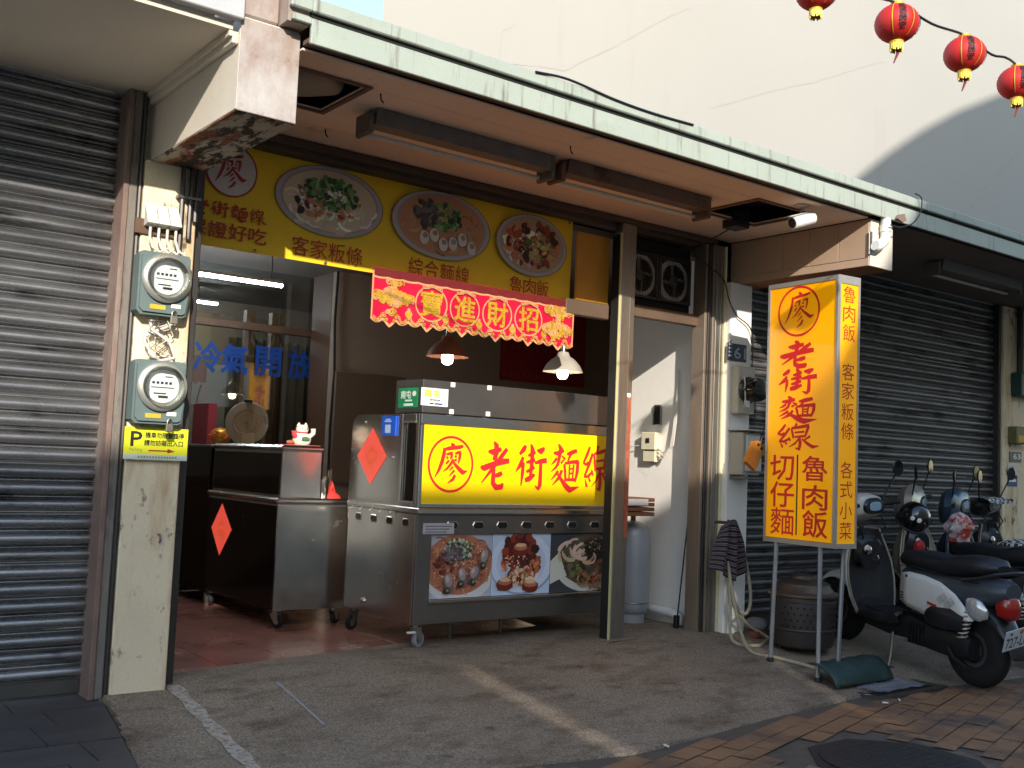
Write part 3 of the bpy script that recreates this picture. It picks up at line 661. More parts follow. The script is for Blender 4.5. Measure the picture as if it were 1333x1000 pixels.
# ------------------------------------------------------------------ yellow menu banner
m_yel = M('banner_yellow', (240,196,28), .55, var=.05, vs=2)
m_pr = M_attr('print')
def jitter(c, d): return tuple(max(0, min(1, v*random.uniform(1-d, 1+d))) for v in lin(c))
class Print:
    """a printed picture: flat blobs of ink laid one over another"""
    def __init__(s, fr, w): s.mb = MB(); s.fr = fr; s.w = w
    def _n(s): s.w += .00003; return s.w
    def disc(s, u, v, ru, rv, c, n=28, jit=0, rot=0):
        ca, sa = math.cos(rot), math.sin(rot); pts = []
        for k in range(n):
            a = 2*math.pi*k/n; j = 1+random.uniform(-jit, jit); x, y = ru*math.cos(a)*j, rv*math.sin(a)*j
            pts.append((u+ca*x-sa*y, v+sa*x+ca*y))
        s.poly(pts, c)
    def poly(s, pts, c):
        if s.clip: 
            x0, x1, y0, y1 = s.clip; pts = [(min(max(a, x0), x1), min(max(b, y0), y1)) for a, b in pts]
        s.mb.flat(pts, s.fr, s._n(), c)
    clip = None
    def curl(s, u, v, r, c, wd):
        a0 = random.uniform(0, 6.28); n = 7; sp = random.uniform(1, 2.6)
        pts = [(u+r*math.cos(a0+sp*k/n)*(1+.15*k/n), v+r*.8*math.sin(a0+sp*k/n)) for k in range(n+1)]
        if s.clip:
            x0, x1, y0, y1 = s.clip
            if any(not (x0 < a < x1 and y0 < b < y1) for a, b in pts): return
        s.mb.ribbon(pts, [wd*.6]+[wd]*(n-1)+[wd*.5], s.fr, s._n(), c)
    def scatter(s, n, cu, cv, ru, rv, cols, size, kind='blob', asp=.7, jit=.3):
        for _ in range(n):
            a = random.uniform(0, 6.283); q = math.sqrt(random.random()); u, v = cu+ru*q*math.cos(a), cv+rv*q*math.sin(a)
            c = jitter(random.choice(cols), .25); z = size*random.uniform(.55, 1.4)
            if kind == 'blob': s.disc(u, v, z, z*asp, c, 8, jit, random.uniform(0, 3.14))
            else: s.curl(u, v, z, c, z*.28)
GREENS = [(46,92,40),(70,120,60),(110,150,90),(30,60,30),(140,170,110)]
PORK = [(110,44,24),(150,70,40),(84,30,18),(176,96,60),(60,22,14),(196,130,90)]
WHITES = [(226,216,200),(206,190,166),(238,232,220)]
TAN = [(176,120,84),(190,134,96),(160,100,70),(204,150,112)]
DARK = [(44,34,26),(30,26,22),(66,50,36)]
def bowl(P, u, v, ru, rv, soup, rim=(176,168,168)):
    P.disc(u, v, ru*1.0, rv*1.0, lin((90,70,50)), 40); P.disc(u, v, ru*.985, rv*.985, lin(rim), 40)
    P.disc(u, v+.02*rv, ru*.90, rv*.90, jitter((156,146,142), .02), 40); P.disc(u, v+.01*rv, ru*.86, rv*.86, lin(soup), 40)
    for k in range(3): P.disc(u+ru*.1*k, v-rv*.08*k, ru*(.7-.12*k), rv*(.7-.12*k), jitter(soup, .08), 24, .06)
fb = front(.118); t = thing('menu_banner', (3.45,.12,2.4), 'long yellow menu banner with three bowls of food across the shop front', 'banner')
x0b, x1b = 2.075, 4.885; zb0, zb1 = 2.415, 3.035
vs = []; nb = 40
for i in range(nb+1):
    x = x0b+(x1b-x0b)*i/nb
    for k in range(5): vs.append((x, .125+.004*math.sin(i*.5+k), zb0+.012*(i/nb)-.006*math.sin(i/nb*3.14)+(zb1-zb0)*k/4))
O('sheet', MB().add(vs, [(i*5+k, (i+1)*5+k, (i+1)*5+k+1, i*5+k+1) for i in range(nb) for k in range(4)]), m_yel, t)
P = Print(fb, .003)
def at_b(px, py): p = on_y(px, py, .118); return p.x, p.z
def ell(pl, pr_, pt, pb):
    u0 = at_b(*pl)[0]; u1 = at_b(*pr_)[0]; v1 = at_b(*pt)[1]; v0 = at_b(*pb)[1]; return (u0+u1)/2, (v0+v1)/2, (u1-u0)/2, (v1-v0)/2
u, v, ru, rv = ell((357,260),(499,280),(420,215),(440,311)); bowl(P, u, v, ru, rv, (206,186,158))
P.scatter(70, u, v-.03, ru*.72, rv*.6, WHITES, .05, 'curl'); P.scatter(60, u-.02, v, ru*.6, rv*.55, WHITES+TAN, .018)
P.scatter(46, u-.03, v-.02, ru*.55, rv*.5, PORK, .022); P.scatter(150, u, v+.05, ru*.5, rv*.42, GREENS, .02); P.scatter(14, u+.03, v+.04, ru*.2, rv*.15, WHITES, .014)
u, v, ru, rv = ell((508,290),(637,315),(565,248),(580,340)); bowl(P, u, v, ru, rv, (186,132,96))
P.scatter(60, u, v, ru*.75, rv*.7, TAN, .05, 'curl'); P.scatter(110, u-.02, v+.06, ru*.42, rv*.42, GREENS, .02); P.scatter(40, u-.12, v+.06, ru*.25, rv*.4, [(80,72,76),(110,100,100),(60,54,58)], .026)
for k in range(6): P.disc(u-.14+.075*k, v-.10+.03*math.sin(k*2), .036, .046, jitter((214,206,198), .06), 14, .08); P.disc(u-.135+.075*k, v-.085+.03*math.sin(k*2), .02, .02, jitter((150,140,134), .1), 10, .1)
u, v, ru, rv = ell((644,312),(736,330),(690,280),(695,361)); bowl(P, u, v, ru, rv, (176,150,120))
P.scatter(50, u-.06, v-.02, ru*.6, rv*.6, WHITES, .024); P.scatter(90, u, v, ru*.72, rv*.7, PORK, .034, jit=.2); P.scatter(40, u+.07, v, ru*.4, rv*.5, [(150,140,80),(190,170,110),(90,100,50)], .022); P.scatter(25, u, v, ru*.6, rv*.6, [(236,190,150)], .008)
pr = O('picture', P.mb, m_pr, t, smooth=False)
mb = MB()
def word(mb, body, a, b, h, fr, w, bold, at):
    ua, va = at(*a); ub, vb = at(*b); n = len(body)
    for i, ch in enumerate(body):
        q = (i+.5)/n; u = ua+(ub-ua)*q; v = va+(vb-va)*q; s_ = (ub-ua)/n*.46
        if ch in BRUSH: brush(mb, ch, fr, u-s_, u+s_, v-h/2, v+h/2, w)
        else: text(mb, ch, fr, u-s_, u+s_, v-h/2, v+h/2, w, bold)
word(mb, '老街麵線', (247,264), (349,286), .092, fb, .004, .01, at_b)
word(mb, '保證好吃', (243,292), (348,310), .092, fb, .004, .012, at_b)
word(mb, '客家粄條', (379,318), (473,336), .115, fb, .004, .0, at_b)
word(mb, '綜合麵線'.replace('麵線','麪綫') if False else '綜合', (531,346), (572,353), .125, fb, .004, .0, at_b)
for i, ch in enumerate('麵線'):
    ua, va = at_b(582+20*i, 356+3*i); text(mb, ch, fb, ua-.055, ua+.055, va-.062, va+.062, .004, .0)
word(mb, '魯肉飯', (663,369), (715,378), .12, fb, .004, .0, at_b)
O('lettering', mb, m_redd, t, smooth=False)
u, v = at_b(302,222); em = MB(); disc(em, fb, u, v, .155, .155, .0035, None); O('emblem', em, M('emblem_white', (206,200,196), .6), t, smooth=False)
em = MB(); ring(em, fb, u, v, .158, .158, .010, .0042); brush(em, '廖', fb, u-.095, u+.095, v-.11, v+.11, .0045); O('emblem', em, m_redd, t, smooth=False)
for px_, py_ in ((374,199),(464,221),(539,239),(610,257),(682,274),(742,290),(332,326),(424,342)):
    u, v = at_b(px_, py_); O('screw', MB().lathe([(.010,0),(.010,.004),(.004,.006),(0,.006)], (u,.118,v), (0,-1,0), n=10), m_steel_d, t)

# ------------------------------------------------------------------ red and gold silk valance
YV = .07; t = thing('valance', (4.05,YV,2.1), 'red silk valance embroidered in gold hanging under the menu banner', 'valance')
m_silk = M('pink_red_silk', (196,4,54), .45, var=.08, vs=10, bump=.15, bs=120); m_gold = M('gold_thread', (196,152,36), .42, .25, var=.35, vs=50, bump=.5, bs=160)
m_pale = M('pale_thread', (206,150,104), .55, var=.15, vs=60, bump=.3, bs=160); m_dkred = M('dark_red_band', (104,16,18), .6, var=.2, vs=30)
xv0, xv1 = 3.212, 4.885; zt0, zt1 = 2.443, 2.432
def vz(x): return zt0+(zt1-zt0)*(x-xv0)/(xv1-xv0)
Wp = (xv1-xv0)/6.0
def hem(x):
    q = ((x-xv0)/Wp) % 1; base = .325
    d = abs(q-.5)                                # a pointed tongue in the middle of each scallop
    return base+ (.045*max(0, 1-d/.17) if d < .17 else .022*math.sin((d-.17)/.33*math.pi))
n = 180; vs = []
def vy(x, f): return YV+.006*math.sin((x-xv0)*9)*f+.003*math.sin((x-xv0)*31)*f
for i in range(n+1):
    x = xv0+(xv1-xv0)*i/n
    for k in range(9): f = k/8; vs.append((x, vy(x, f), vz(x)-hem(x)*f))
O('cloth', MB().add(vs, [(i*9+k, i*9+k+1, (i+1)*9+k+1, (i+1)*9+k) for i in range(n) for k in range(8)]), m_silk, t)
class Fv(Frame):
    def p(s, u, v, w=0): return Vector((u, vy(u, min(1, max(0, (vz(u)-v)/.33)))-.0015-w, v))
fv = Fv((0,YV,0))
mb = MB()                                          # dark band, cords and hem
N_ = 60
mb.ribbon([(xv0+(xv1-xv0)*i/N_, vz(xv0+(xv1-xv0)*i/N_)-.026) for i in range(N_+1)], [.05]*(N_+1), fv, .0005); O('heading_band', mb, m_dkred, t, smooth=False)
mb = MB()
N_ = 240
for i in range(N_+1): pass
xs_ = [xv0+(xv1-xv0)*i/N_ for i in range(N_+1)]
mb.ribbon([(x, vz(x)-hem(x)+.008) for x in xs_], [.016]*len(xs_), fv, .001)
mb.ribbon([(x, vz(x)-.055-.006*abs(math.sin((x-xv0)*28))) for x in xs_], [.012]*len(xs_), fv, .001)
for x in (xv0+.006, xv1-.006): mb.ribbon([(x, vz(x)-.32+.3*k/6) for k in range(7)], [.012]*7, fv, .0012)
CC = [on_y(px_, py_, YV) for px_, py_ in ((559,395),(606,404),(655,411),(687,418))]
cxs = [xv0+Wp*(1.5+k) for k in range(4)]
cxs = [on_y(px_, py_, YV).x for px_, py_ in ((561.8,392.3),(605.6,399.8),(648,404.4),(688,411.5))]
for x in cxs: ring(mb, fv, x, vz(x)-.180, .125, .118, .010, .0014)
O('piping', mb, m_pale, t, smooth=False)
mb = MB()
for x, ch in zip(cxs, '寶進財招'): text(mb, ch, fv, x-.085, x+.085, vz(x)-.264, vz(x)-.096, .003, .022)
O('lettering', mb, m_gold, t, smooth=False)
# embroidered figures and flowers built of gold curls
mb = MB(); mb2 = MB(); wcount = [0]
def curl(m_, u, v, r, wd, turns=1.3, a0=0.0):
    nn = 14; pts = [(u+r*(1-.75*k/nn)*math.cos(a0+turns*6.283*k/nn), v+r*(1-.75*k/nn)*math.sin(a0+turns*6.283*k/nn)) for k in range(nn+1)]
    wcount[0] += 1; m_.ribbon(pts, [wd]*(nn+1), fv, .0016+.00002*wcount[0])
def figure(u0, u1):
    for _ in range(175):
        u = random.uniform(u0, u1); top = vz(u)-.075; q = random.random(); v = top-q*.20
        if abs(u-(u0+u1)/2)/(u1-u0)*2 > .55+.45*math.sin(q*9+u0*3): continue
        curl(random.choice((mb, mb, mb2)), u, v, random.uniform(.010,.026), random.uniform(.005,.009), random.uniform(.8,1.6), random.uniform(0,6))
figure(xv0+.02, cxs[0]-.14); figure(xv0+.02, cxs[0]-.14); figure(cxs[3]+.13, xv1-.02); figure(cxs[3]+.13, xv1-.02)
for k in range(7):                                 # hem flowers and gourds between the tongues
    x = xv0+Wp*k
    for s_ in range(-9, 10):
        u = x+s_*.0125
        if xv0+.015 < u < xv1-.015: curl(mb if s_ % 2 else mb2, u, vz(u)-hem(u)+.028+.010*math.cos(s_*.9), .011, .006, 1.1, s_)
    if 0 < k < 6: disc(mb, fv, x, vz(x)-.268, .027, .024, .0022, None, 14, .1); disc(mb2, fv, x, vz(x)-.240, .012, .012, .0023, None, 10, .1)
for x in cxs:
    for s_ in range(-4, 5): curl(mb2, x+s_*.016, vz(x)-.064-.004*abs(s_), .012, .006, 1, s_)
stuff(O('embroidery', mb, m_gold, t, smooth=False)); stuff(O('embroidery', mb2, m_pale, t, smooth=False))

# ------------------------------------------------------------------ hanging lamps
def lamp(cx, cy, zrim, label, shade, rimc):
    t = thing('pendant_lamp', (cx,cy,zrim), label, 'lamp', 'pendant lamps over the food cart')
    O('lamp_shade', MB().lathe([(.020,.155),(.040,.150),(.052,.118),(.092,.092),(.128,.052),(.150,.010),(.156,0),(.151,.0005),(.123,.05),(.088,.087),(.048,.112)], (cx,cy,zrim), n=28), shade, t)
    O('socket', MB().lathe([(.0,.20),(.016,.195),(.022,.16),(.022,.05),(.0,.049)], (cx,cy,zrim), n=14), m_steel_d, t)
    O('bulb', MB().lathe([(.022,.048),(.040,.03),(.044,-.005),(.038,-.04),(.018,-.055),(0,-.056)], (cx,cy,zrim), n=16), M_emit('warm_bulb', (1,.86,.62), 9), t)
    O('cord', MB().tube([(cx,cy,zrim+.19),(cx,cy,2.97)], .004, 6), m_black, t)
p = on_y(583,465,.55); lamp(p.x, .55, 1.985, 'dark red enamel pendant lamp lit under the left half of the valance', M('enamel_dark', (150,104,90), .35, .4, var=.15, vs=8, dirt=((170,150,130), .1, 6)), None)
p = on_y(733,483,.42); lamp(p.x, .42, 1.955, 'pale metal pendant lamp lit under the right end of the valance', M('enamel_pale', (206,198,184), .3, .4, var=.08, vs=8), None)

# ------------------------------------------------------------------ main food cart
t = thing('food_cart', (4.65,.7,0), 'stainless steel food cart with yellow sign panel and three food photographs', 'food cart')
XL, XR, YF, YB = 3.75, 5.60, .25, 1.20
O('body', MB().box(XL,XR,YF+.03,YB,.16,.885,b=.004), m_steel, t, smooth=False)
O('corner_post', MB().box(XL-.003,XL+.115,YF-.002,YF+.028,.158,.885,b=.003), m_steel_d, t, smooth=False)
O('top_rail', MB().box(XL+.117,XR,YF,YF+.028,.752,.884,b=.003), m_steel_d, t, smooth=False)
O('bottom_rail', MB().box(XL+.117,XR,YF,YF+.028,.160,.295,b=.003), m_steel_d, t, smooth=False)
O('ledge', MB().box(XL+.110,XR+.004,YF-.022,YF+.026,.297,.318,b=.003), m_steel, t, smooth=False)
O('counter_edge', MB().box(XL-.014,XR+.02,YF-.028,YB+.01,.887,.928,b=.008), m_steel, t, smooth=False)
m_rim = M('slot_rim', (196,192,186), .3, .9)
slotm = mesh_of('slot', MB().prism([(-.045,-.0),(-.032,.022),(.032,.022),(.045,0),(.032,-.022),(-.032,-.022)], front(0), .0, .0015)); slotm.materials.append(m_dark)
rimm = MB()
for k in range(6):
    pts = [(-.052,0),(-.036,.027),(.036,.027),(.052,0),(.036,-.027),(-.036,-.027)]; q = [(-.044,0),(-.031,.021),(.031,.021),(.044,0),(.031,-.021),(-.031,-.021)]
    a, b, c, d = pts[k], pts[(k+1)%6], q[(k+1)%6], q[k]
    rimm.add([front(0).p(*a,.0), front(0).p(*b,.0), front(0).p(*c,.004), front(0).p(*d,.004)], [(0,1,2,3)])
rimm = mesh_of('slot_rim', rimm); rimm.materials.append(m_rim)
for px_ in (589,623,654,685.7,716,745,774.5):
    u = on_y(px_, 684, YF).x; s_ = O('vent_slot', slotm, None, t, loc=(u, YF-.0005, .812)); s_.matrix_parent_inverse = Matrix.Translation(-t.location)
    O('rim', rimm, None, s_, loc=(0,-.001,0))
for px_ in (467,487,507.6,529):
    q = on_x(px_, 679, XL); s_ = O('vent_slot', slotm, None, t, loc=(XL-.0005, q.y, .822)); s_.rotation_euler = (0,0,R(-90)); s_.matrix_parent_inverse = Matrix.Translation(-t.location)
    O('rim', rimm, None, s_, loc=(0,-.001,0))
O('rivet', MB().lathe([(.02,0),(.02,.012),(.012,.016),(0,.016)], (XL,.92,.235), (-1,0,0), n=12), m_steel, t)
# three printed food photographs
fc = front(YF+.022)
def photo(x0, x1, z0, z1, kind):
    P = Print(fc, .002); P.clip = (x0, x1, z0, z1); bgc = {0:(170,176,190), 1:(186,204,226), 2:(60,60,66)}[kind]
    P.poly([(x0,z0),(x1,z0),(x1,z1),(x0,z1)], lin(bgc)); u, v = (x0+x1)/2, (z0+z1)/2; ru, rv = (x1-x0)/2, (z1-z0)/2
    if kind == 0:
        P.disc(u-.01, v-.02, ru*1.18, rv*1.06, lin((34,26,24)), 44); P.disc(u-.01, v-.035, ru*1.16, rv*1.03, lin((206,206,204)), 44); P.disc(u-.02, v+.012, ru*1.10, rv*.97, lin((178,112,84)), 44)
        for _ in range(260):
            a = random.uniform(0, 6.28); q = math.sqrt(random.random()); P.curl(u-.02+ru*1.02*q*math.cos(a), v+.02+rv*.88*q*math.sin(a), random.uniform(.02,.06), jitter(random.choice([(190,126,94),(164,96,70),(206,146,112),(150,86,62)]), .12), random.uniform(.005,.011))
        P.scatter(120, u-.02, v+.02, ru*.95, rv*.85, [(236,196,160),(244,214,184)], .005); P.scatter(40, u-.14, v+.02, ru*.35, rv*.3, [(90,40,30),(120,60,44)], .016)
        P.scatter(150, u-.04, v+.11, ru*.44, rv*.34, [(120,136,112),(90,110,88),(160,176,150),(60,70,56),(190,200,184)], .013); P.scatter(60, u-.08, v+.08, ru*.3, rv*.25, [(84,70,72),(120,104,104)], .014)
        for ox, oz, rt in ((-.11,-.11,.3),(.0,-.07,.2),(.10,-.06,-.5),(.18,.05,-.3)):
            P.disc(u+ox, v+oz, .038, .072, jitter((110,96,90), .06), 18, .06, rt); P.disc(u+ox, v+oz+.02, .030, .045, jitter((156,142,138), .05), 16, .06, rt); P.disc(u+ox-.01, v+oz+.03, .014, .022, jitter((190,178,174), .05), 12, .1, rt); P.disc(u+ox-.012, v+oz-.05, .028, .024, jitter((50,44,38), .1), 12, .15, rt); P.disc(u+ox-.006, v+oz-.047, .012, .010, jitter((150,136,112), .1), 10, .2, rt)
    elif kind == 1:
        P.disc(u+.01, v-.0, ru*1.10, rv*1.02, lin((140,156,186)), 44); P.disc(u+.005, v+.01, ru*1.07, rv*.99, lin((206,216,236)), 44); P.disc(u, v+.01, ru*.84, rv*.80, lin((190,202,226)), 40)
        for k in range(9): P.disc(u+.10+random.uniform(-.03,.04), v-.05+random.uniform(-.05,.05), .035, .03, jitter((222,218,222), .06), 12, .2)
        P.scatter(150, u+.0, v+.03, ru*.62, rv*.72, PORK, .030, jit=.18); P.scatter(60, u-.02, v+.1, ru*.55, rv*.5, [(90,30,22),(130,52,34),(60,20,16)], .038, jit=.12, asp=.85)
        P.scatter(70, u-.02, v-.02, ru*.6, rv*.7, [(214,150,110),(236,196,160)], .008); P.scatter(46, u, v-.09, ru*.4, rv*.35, [(206,176,140),(226,206,176),(160,110,70)], .015)
        for ox, oz in ((-.15,-.14),(.08,-.16),(-.02,.1)):
            P.disc(u+ox, v+oz, .075, .045, jitter((110,40,24), .08), 16, .08); P.disc(u+ox, v+oz+.02, .06, .024, jitter((186,112,78), .06), 14, .08); P.disc(u+ox, v+oz+.035, .05, .014, jitter((220,186,150), .05), 12, .1)
    else:
        P.disc(u+.05, v-.01, ru*1.02, rv*.98, lin((200,200,190)), 44); P.disc(u+.06, v+.02, ru*.95, rv*.88, lin((90,78,60)), 44)
        P.poly([(x0, z0+.06),(x0+.16,z0+.12),(x0+.08,z1-.14),(x0,z1-.2)], lin((206,206,190)))
        P.scatter(140, u+.05, v, ru*.8, rv*.75, [(92,80,58),(66,60,40),(120,104,76),(50,44,30),(110,116,70)], .022); P.scatter(120, u+.14, v+.09, ru*.45, rv*.42, DARK, .018); P.scatter(20, u+.16, v+.12, ru*.35, rv*.3, WHITES, .006)
        for k in range(16):
            P.curl(u-.16+.014*k, v+.12-.010*abs(k-6), random.uniform(.05,.10), jitter(random.choice([(196,168,140),(180,146,114),(214,190,164)]), .08), random.uniform(.014,.03))
        P.scatter(60, u+.12, v-.10, ru*.55, rv*.35, [(150,104,80),(120,76,58),(176,130,100)], .05, 'curl'); P.scatter(20, u+.02, v-.12, ru*.5, rv*.25, [(110,120,60),(150,60,40)], .016)
    P.mb.add([fc.p(x0,z0,-.001), fc.p(x1,z0,-.001), fc.p(x1,z1,-.001), fc.p(x0,z1,-.001)], [(0,1,2,3)], lin(bgc))
    return O('food_photograph', P.mb, m_pr, t, smooth=False)
photo(3.872,4.385,.322,.745,0); photo(4.389,4.915,.322,.749,1); photo(4.919,5.56,.322,.749,2)
O('maker_plate', MB().box(3.79,4.04,YF-.006,YF-.003,.755,.828,b=.002), M('plate_white', (190,188,190), .4, .3), t, smooth=False)
# plate's own marks are unreadable specks in the photograph: thin ink bars only
mb = MB()
for k in range(3): mb.box(3.81,3.98+.02*k,YF-.0068,YF-.0062,.764+.019*k,.773+.019*k)
O('plate_print', mb, M('plate_ink', (120,118,130), .6), t, smooth=False)
# upper part: sign panel, window frame, rounded side panel, box on top
O('sign_frame', MB().box(XL-.008,XR,YF-.002,YF+.03,1.485,1.556,b=.004).box(XL-.008,XL+.018,YF-.002,YF+.03,.93,1.484,b=.004).box(XL+.02,XR,YF+.004,YF+.03,.930,.952,b=.003), m_steel, t, smooth=False)
sp = O('sign_panel', MB().box(XL+.022,XR-.02,YF+.004,YF+.026,.957,1.482,b=.002), M('sign_yellow', (255,214,0), .38, var=.02), t, smooth=False)
O('sign_border', MB().box(XL+.020,XR,YF-.001,YF+.0035,.953,.958), M('border_white', (226,222,212), .5), t, smooth=False)
fs_ = front(YF+.003); mb = MB(); wS = .0012
def at_c(px, py): p = on_y(px, py, YF+.003); return p.x, p.z
def ch_c(ch, a, b):
    u0, v1 = at_c(*a); u1, v0 = at_c(*b); return u0, u1, v0, v1
# character boxes read off the photograph
u0 = at_c(567.2,590)[0]; u1 = at_c(609.8,590)[0]; v1 = at_c(588,576.5)[1]; v0 = at_c(586,629.5)[1]; brush(mb, '廖', fs_, u0, u1, v0, v1, wS)
uc = at_c(587.3,605)[0]; ru = (at_c(617,605)[0]-at_c(557.3,605)[0])/2; v1 = at_c(590,567.5)[1]; v0 = at_c(586,641.5)[1]; ring(mb, fs_, uc, (v0+v1)/2, ru, (v1-v0)/2, .017, wS)
for ch, xa, xb, yt, yb in (('老',626,663.8,574.6,636.2),('街',671.9,712.4,578,637),('麵',718,755.4,578.5,639.5),('線',759.5,800,580,640)):
    ua = at_c(xa,600)[0]; ub = at_c(xb,600)[0]; va = at_c((xa+xb)/2,yb)[1]; vb = at_c((xa+xb)/2,yt)[1]; brush(mb, ch, fs_, ua, ub, va, vb, wS)
O('lettering', mb, m_red, sp, smooth=False)
# side window beside the sign
yw0, yw1 = YF+.03, .53
O('window_frame', MB().box(XL-.006,XL+.02,yw0,.318,.932,1.556,b=.004).box(XL-.006,XL+.02,.490,yw1,.932,1.556,b=.004).box(XL-.006,XL+.02,.320,.488,1.495,1.556,b=.004).box(XL-.006,XL+.02,.320,.488,.932,.965,b=.004), m_steel, t, smooth=False)
O('window_trim', MB().box(XL-.012,XL-.0065,.478,.490,.955,1.505).box(XL-.012,XL-.0065,.320,.4775,.955,.967).box(XL-.012,XL-.0065,.320,.4775,1.493,1.505), m_rim, t, smooth=False)
O('window_pane', MB().box(XL+.008,XL+.011,.320,.488,.967,1.493), m_glass, t, smooth=False)
mb = MB().tube([(XL+.08,.42,.93),(XL+.08,.42,1.1)], .022, 10).tube([(XL+.08,.42,.99),(XL+.03,.40,.99)], .02, 10); O('tap', mb, m_rim, t)
fl = leftf(XL)
pts = [(-.531,.86),(-.531,1.553)] + [(-1.09-.10*math.sin(a), 1.453+.10*math.cos(a)) for a in [i*math.pi/12 for i in range(7)]] + [(-1.205,.86)]
O('side_panel', MB().prism(pts, fl, -.012, .006), m_steel, t, smooth=False)
O('back_shell', MB().box(XL+.014,XR,1.17,1.19,.93,1.45).box(XL+.014,XR,YF+.032,1.165,1.535,1.553).box(XR-.02,XR,YF+.032,1.165,.93,1.53), m_steel, t, smooth=False)
for k in range(5): O('rivet', MB().lathe([(.007,0),(.007,.003),(0,.005)], (XL-.006,.60+.14*k,.875), (-1,0,0), n=8), m_rim, t)
O('seam_bolt', MB().lathe([(.008,0),(.008,.006),(0,.008)], (XL-.006,1.00,1.50), (-1,0,0), n=8).lathe([(.006,0),(.006,.01),(0,.012)], (XL-.006,.60,1.255), (-1,0,0), n=8), m_rim, t)
O('top_box', MB().box(XL-.004,XR-.05,YF+.004,.605,1.562,1.785,b=.003), m_steel_d, t, smooth=False)
ft = front(YF+.004)
mb = MB()
for px_, py_ in ((590,501),(637.5,505),(588,536),(635.5,539)): p = on_y(px_, py_, YF+.004); mb.box(p.x-.018, p.x+.018, YF+.001, YF+.0035, p.z-.016, p.z+.016)
O('tape_tab', mb, M('white_tape', (232,230,224), .6), t, smooth=False)
# casters
def caster(t, x, y, h, r=.052, a=0., mat=None):
    c, s_ = math.cos(a), math.sin(a)
    br = MB().box(x-.035,x+.035,y-.035,y+.035,h-.006,h).tube([(x,y,h-.006),(x,y,h-.025)], .018, 10)
    ox, oy = x+c*.03, y+s_*.03
    for sg in (-1, 1):
        px_, py_ = -s_*sg*.022, c*sg*.022
        br.add([(x+px_-c*.03,y+py_-s_*.03,h-.02),(x+px_+c*.04,y+py_+s_*.04,h-.02),(ox+px_+c*.015,oy+py_+s_*.015,r-.01),(ox+px_-c*.015,oy+py_-s_*.015,r-.01)], [(0,1,2,3)])
    k = O('caster', br, m_rim, t)
    O('tyre', MB().lathe([(.030,-.016),(r-.004,-.016),(r,-.010),(r,.010),(r-.004,.016),(.030,.016),(.030,-.016)], (ox,oy,r+.001), (-s_,c,0), n=20), mat or m_rubber, k)
    O('rim', MB().lathe([(.012,-.017),(.029,-.014),(.029,.014),(.012,.017),(0,.018)], (ox,oy,r+.001), (-s_,c,0), n=16), m_rim, k)
    return k
k = caster(t, XL+.06, YF+.06, .158, .052, R(20), M('grey_tyre', (140,144,150), .5))
mb = MB().box(XL-.03,XL+.03,YF+.0,YF+.03,.105,.118,b=.003); O('brake_tab', mb, M('brake_white', (214,214,212), .4), k, smooth=False)
caster(t, XL+.06, YB-.06, .158, .052, R(200)); caster(t, XR-.06, YF+.06, .158); caster(t, XR-.06, YB-.06, .158)
for x in (4.22,4.66): O('support_foot', MB().tube([(x,.5,.0),(x,.5,.158)], .012, 8), m_steel_d, t)
# things stuck on it
s_ = thing('sticker', (XL-.006,.4,1.6), 'green square sticker with white characters on the cart top', 'sticker')
def at_l(px, py, x=XL-.004): p = on_x(px, py, x); return -p.y, p.z
f2 = leftf(XL-.004); a = at_l(520,506); b = at_l(544,530)
O('sheet', MB().prism([(a[0],b[1]),(b[0],b[1]),(b[0],a[1]),(a[0],a[1])], f2, .0005, .0018), M('sticker_green', (20,150,92), .45, var=.05), s_, smooth=False)
O('face', MB().prism([(a[0]+.01,b[1]+.01),(b[0]-.01,b[1]+.01),(b[0]-.01,a[1]-.01),(a[0]+.01,a[1]-.01)], f2, .002, .0022), M('sticker_green2', (16,132,80), .45), s_, smooth=False)
mb = MB(); W = b[0]-a[0]; H = a[1]-b[1]
text(mb, '南屯', f2, a[0]+.14*W, a[0]+.66*W, b[1]+.46*H, b[1]+.86*H, .0026, .03); mb.prism([(a[0]+.36*W,b[1]+.31*H),(a[0]+.72*W,b[1]+.31*H),(a[0]+.72*W,b[1]+.40*H),(a[0]+.36*W,b[1]+.40*H)], f2, .0023, .0026)
mb.prism([(a[0]+.30*W,b[1]+.08*H),(a[0]+.78*W,b[1]+.08*H),(a[0]+.78*W,b[1]+.20*H),(a[0]+.30*W,b[1]+.20*H)], f2, .0023, .0026); disc(mb, f2, a[0]+.82*W, b[1]+.70*H, .10*W, .14*H, .0026); O('lettering', mb, M('print_white', (228,236,228), .5), s_, smooth=False)
s_ = thing('sticker', (3.8,YF,1.6), 'white rectangular sticker with yellow characters on the cart top', 'sticker')
a = on_y(549,504,YF+.004); b = on_y(583,530,YF+.004); u0, v1, u1, v0 = a.x, a.z, b.x, b.z; W = u1-u0; H = v1-v0
O('sheet', MB().box(u0,u1,YF+.0015,YF+.0035,v0,v1), M('sticker_white', (236,236,232), .45, var=.02), s_, smooth=False)
mb = MB(); text(mb, '南屯', front(YF+.0015), u0+.12*W, u0+.70*W, v0+.48*H, v0+.90*H, .0005, .04); O('lettering', mb, M('print_yellow', (214,206,40), .5), s_, smooth=False)
mb = MB(); 
for k in range(8): mb.box(u0+(.32+.05*k)*W, u0+(.355+.05*k)*W, YF+.0009, YF+.0014, v0+(.28+.01*(k%3))*H, v0+.38*H)
mb.box(u0+.32*W, u0+.47*W, YF+.0009, YF+.0014, v0+.09*H, v0+.17*H); O('lettering', mb, m_ink, s_, smooth=False)
mb = MB().box(u0+.50*W,u0+.80*W,YF+.0009,YF+.0014,v0+.08*H,v0+.17*H); O('bar', mb, M('print_violet', (66,54,130), .5), s_, smooth=False)
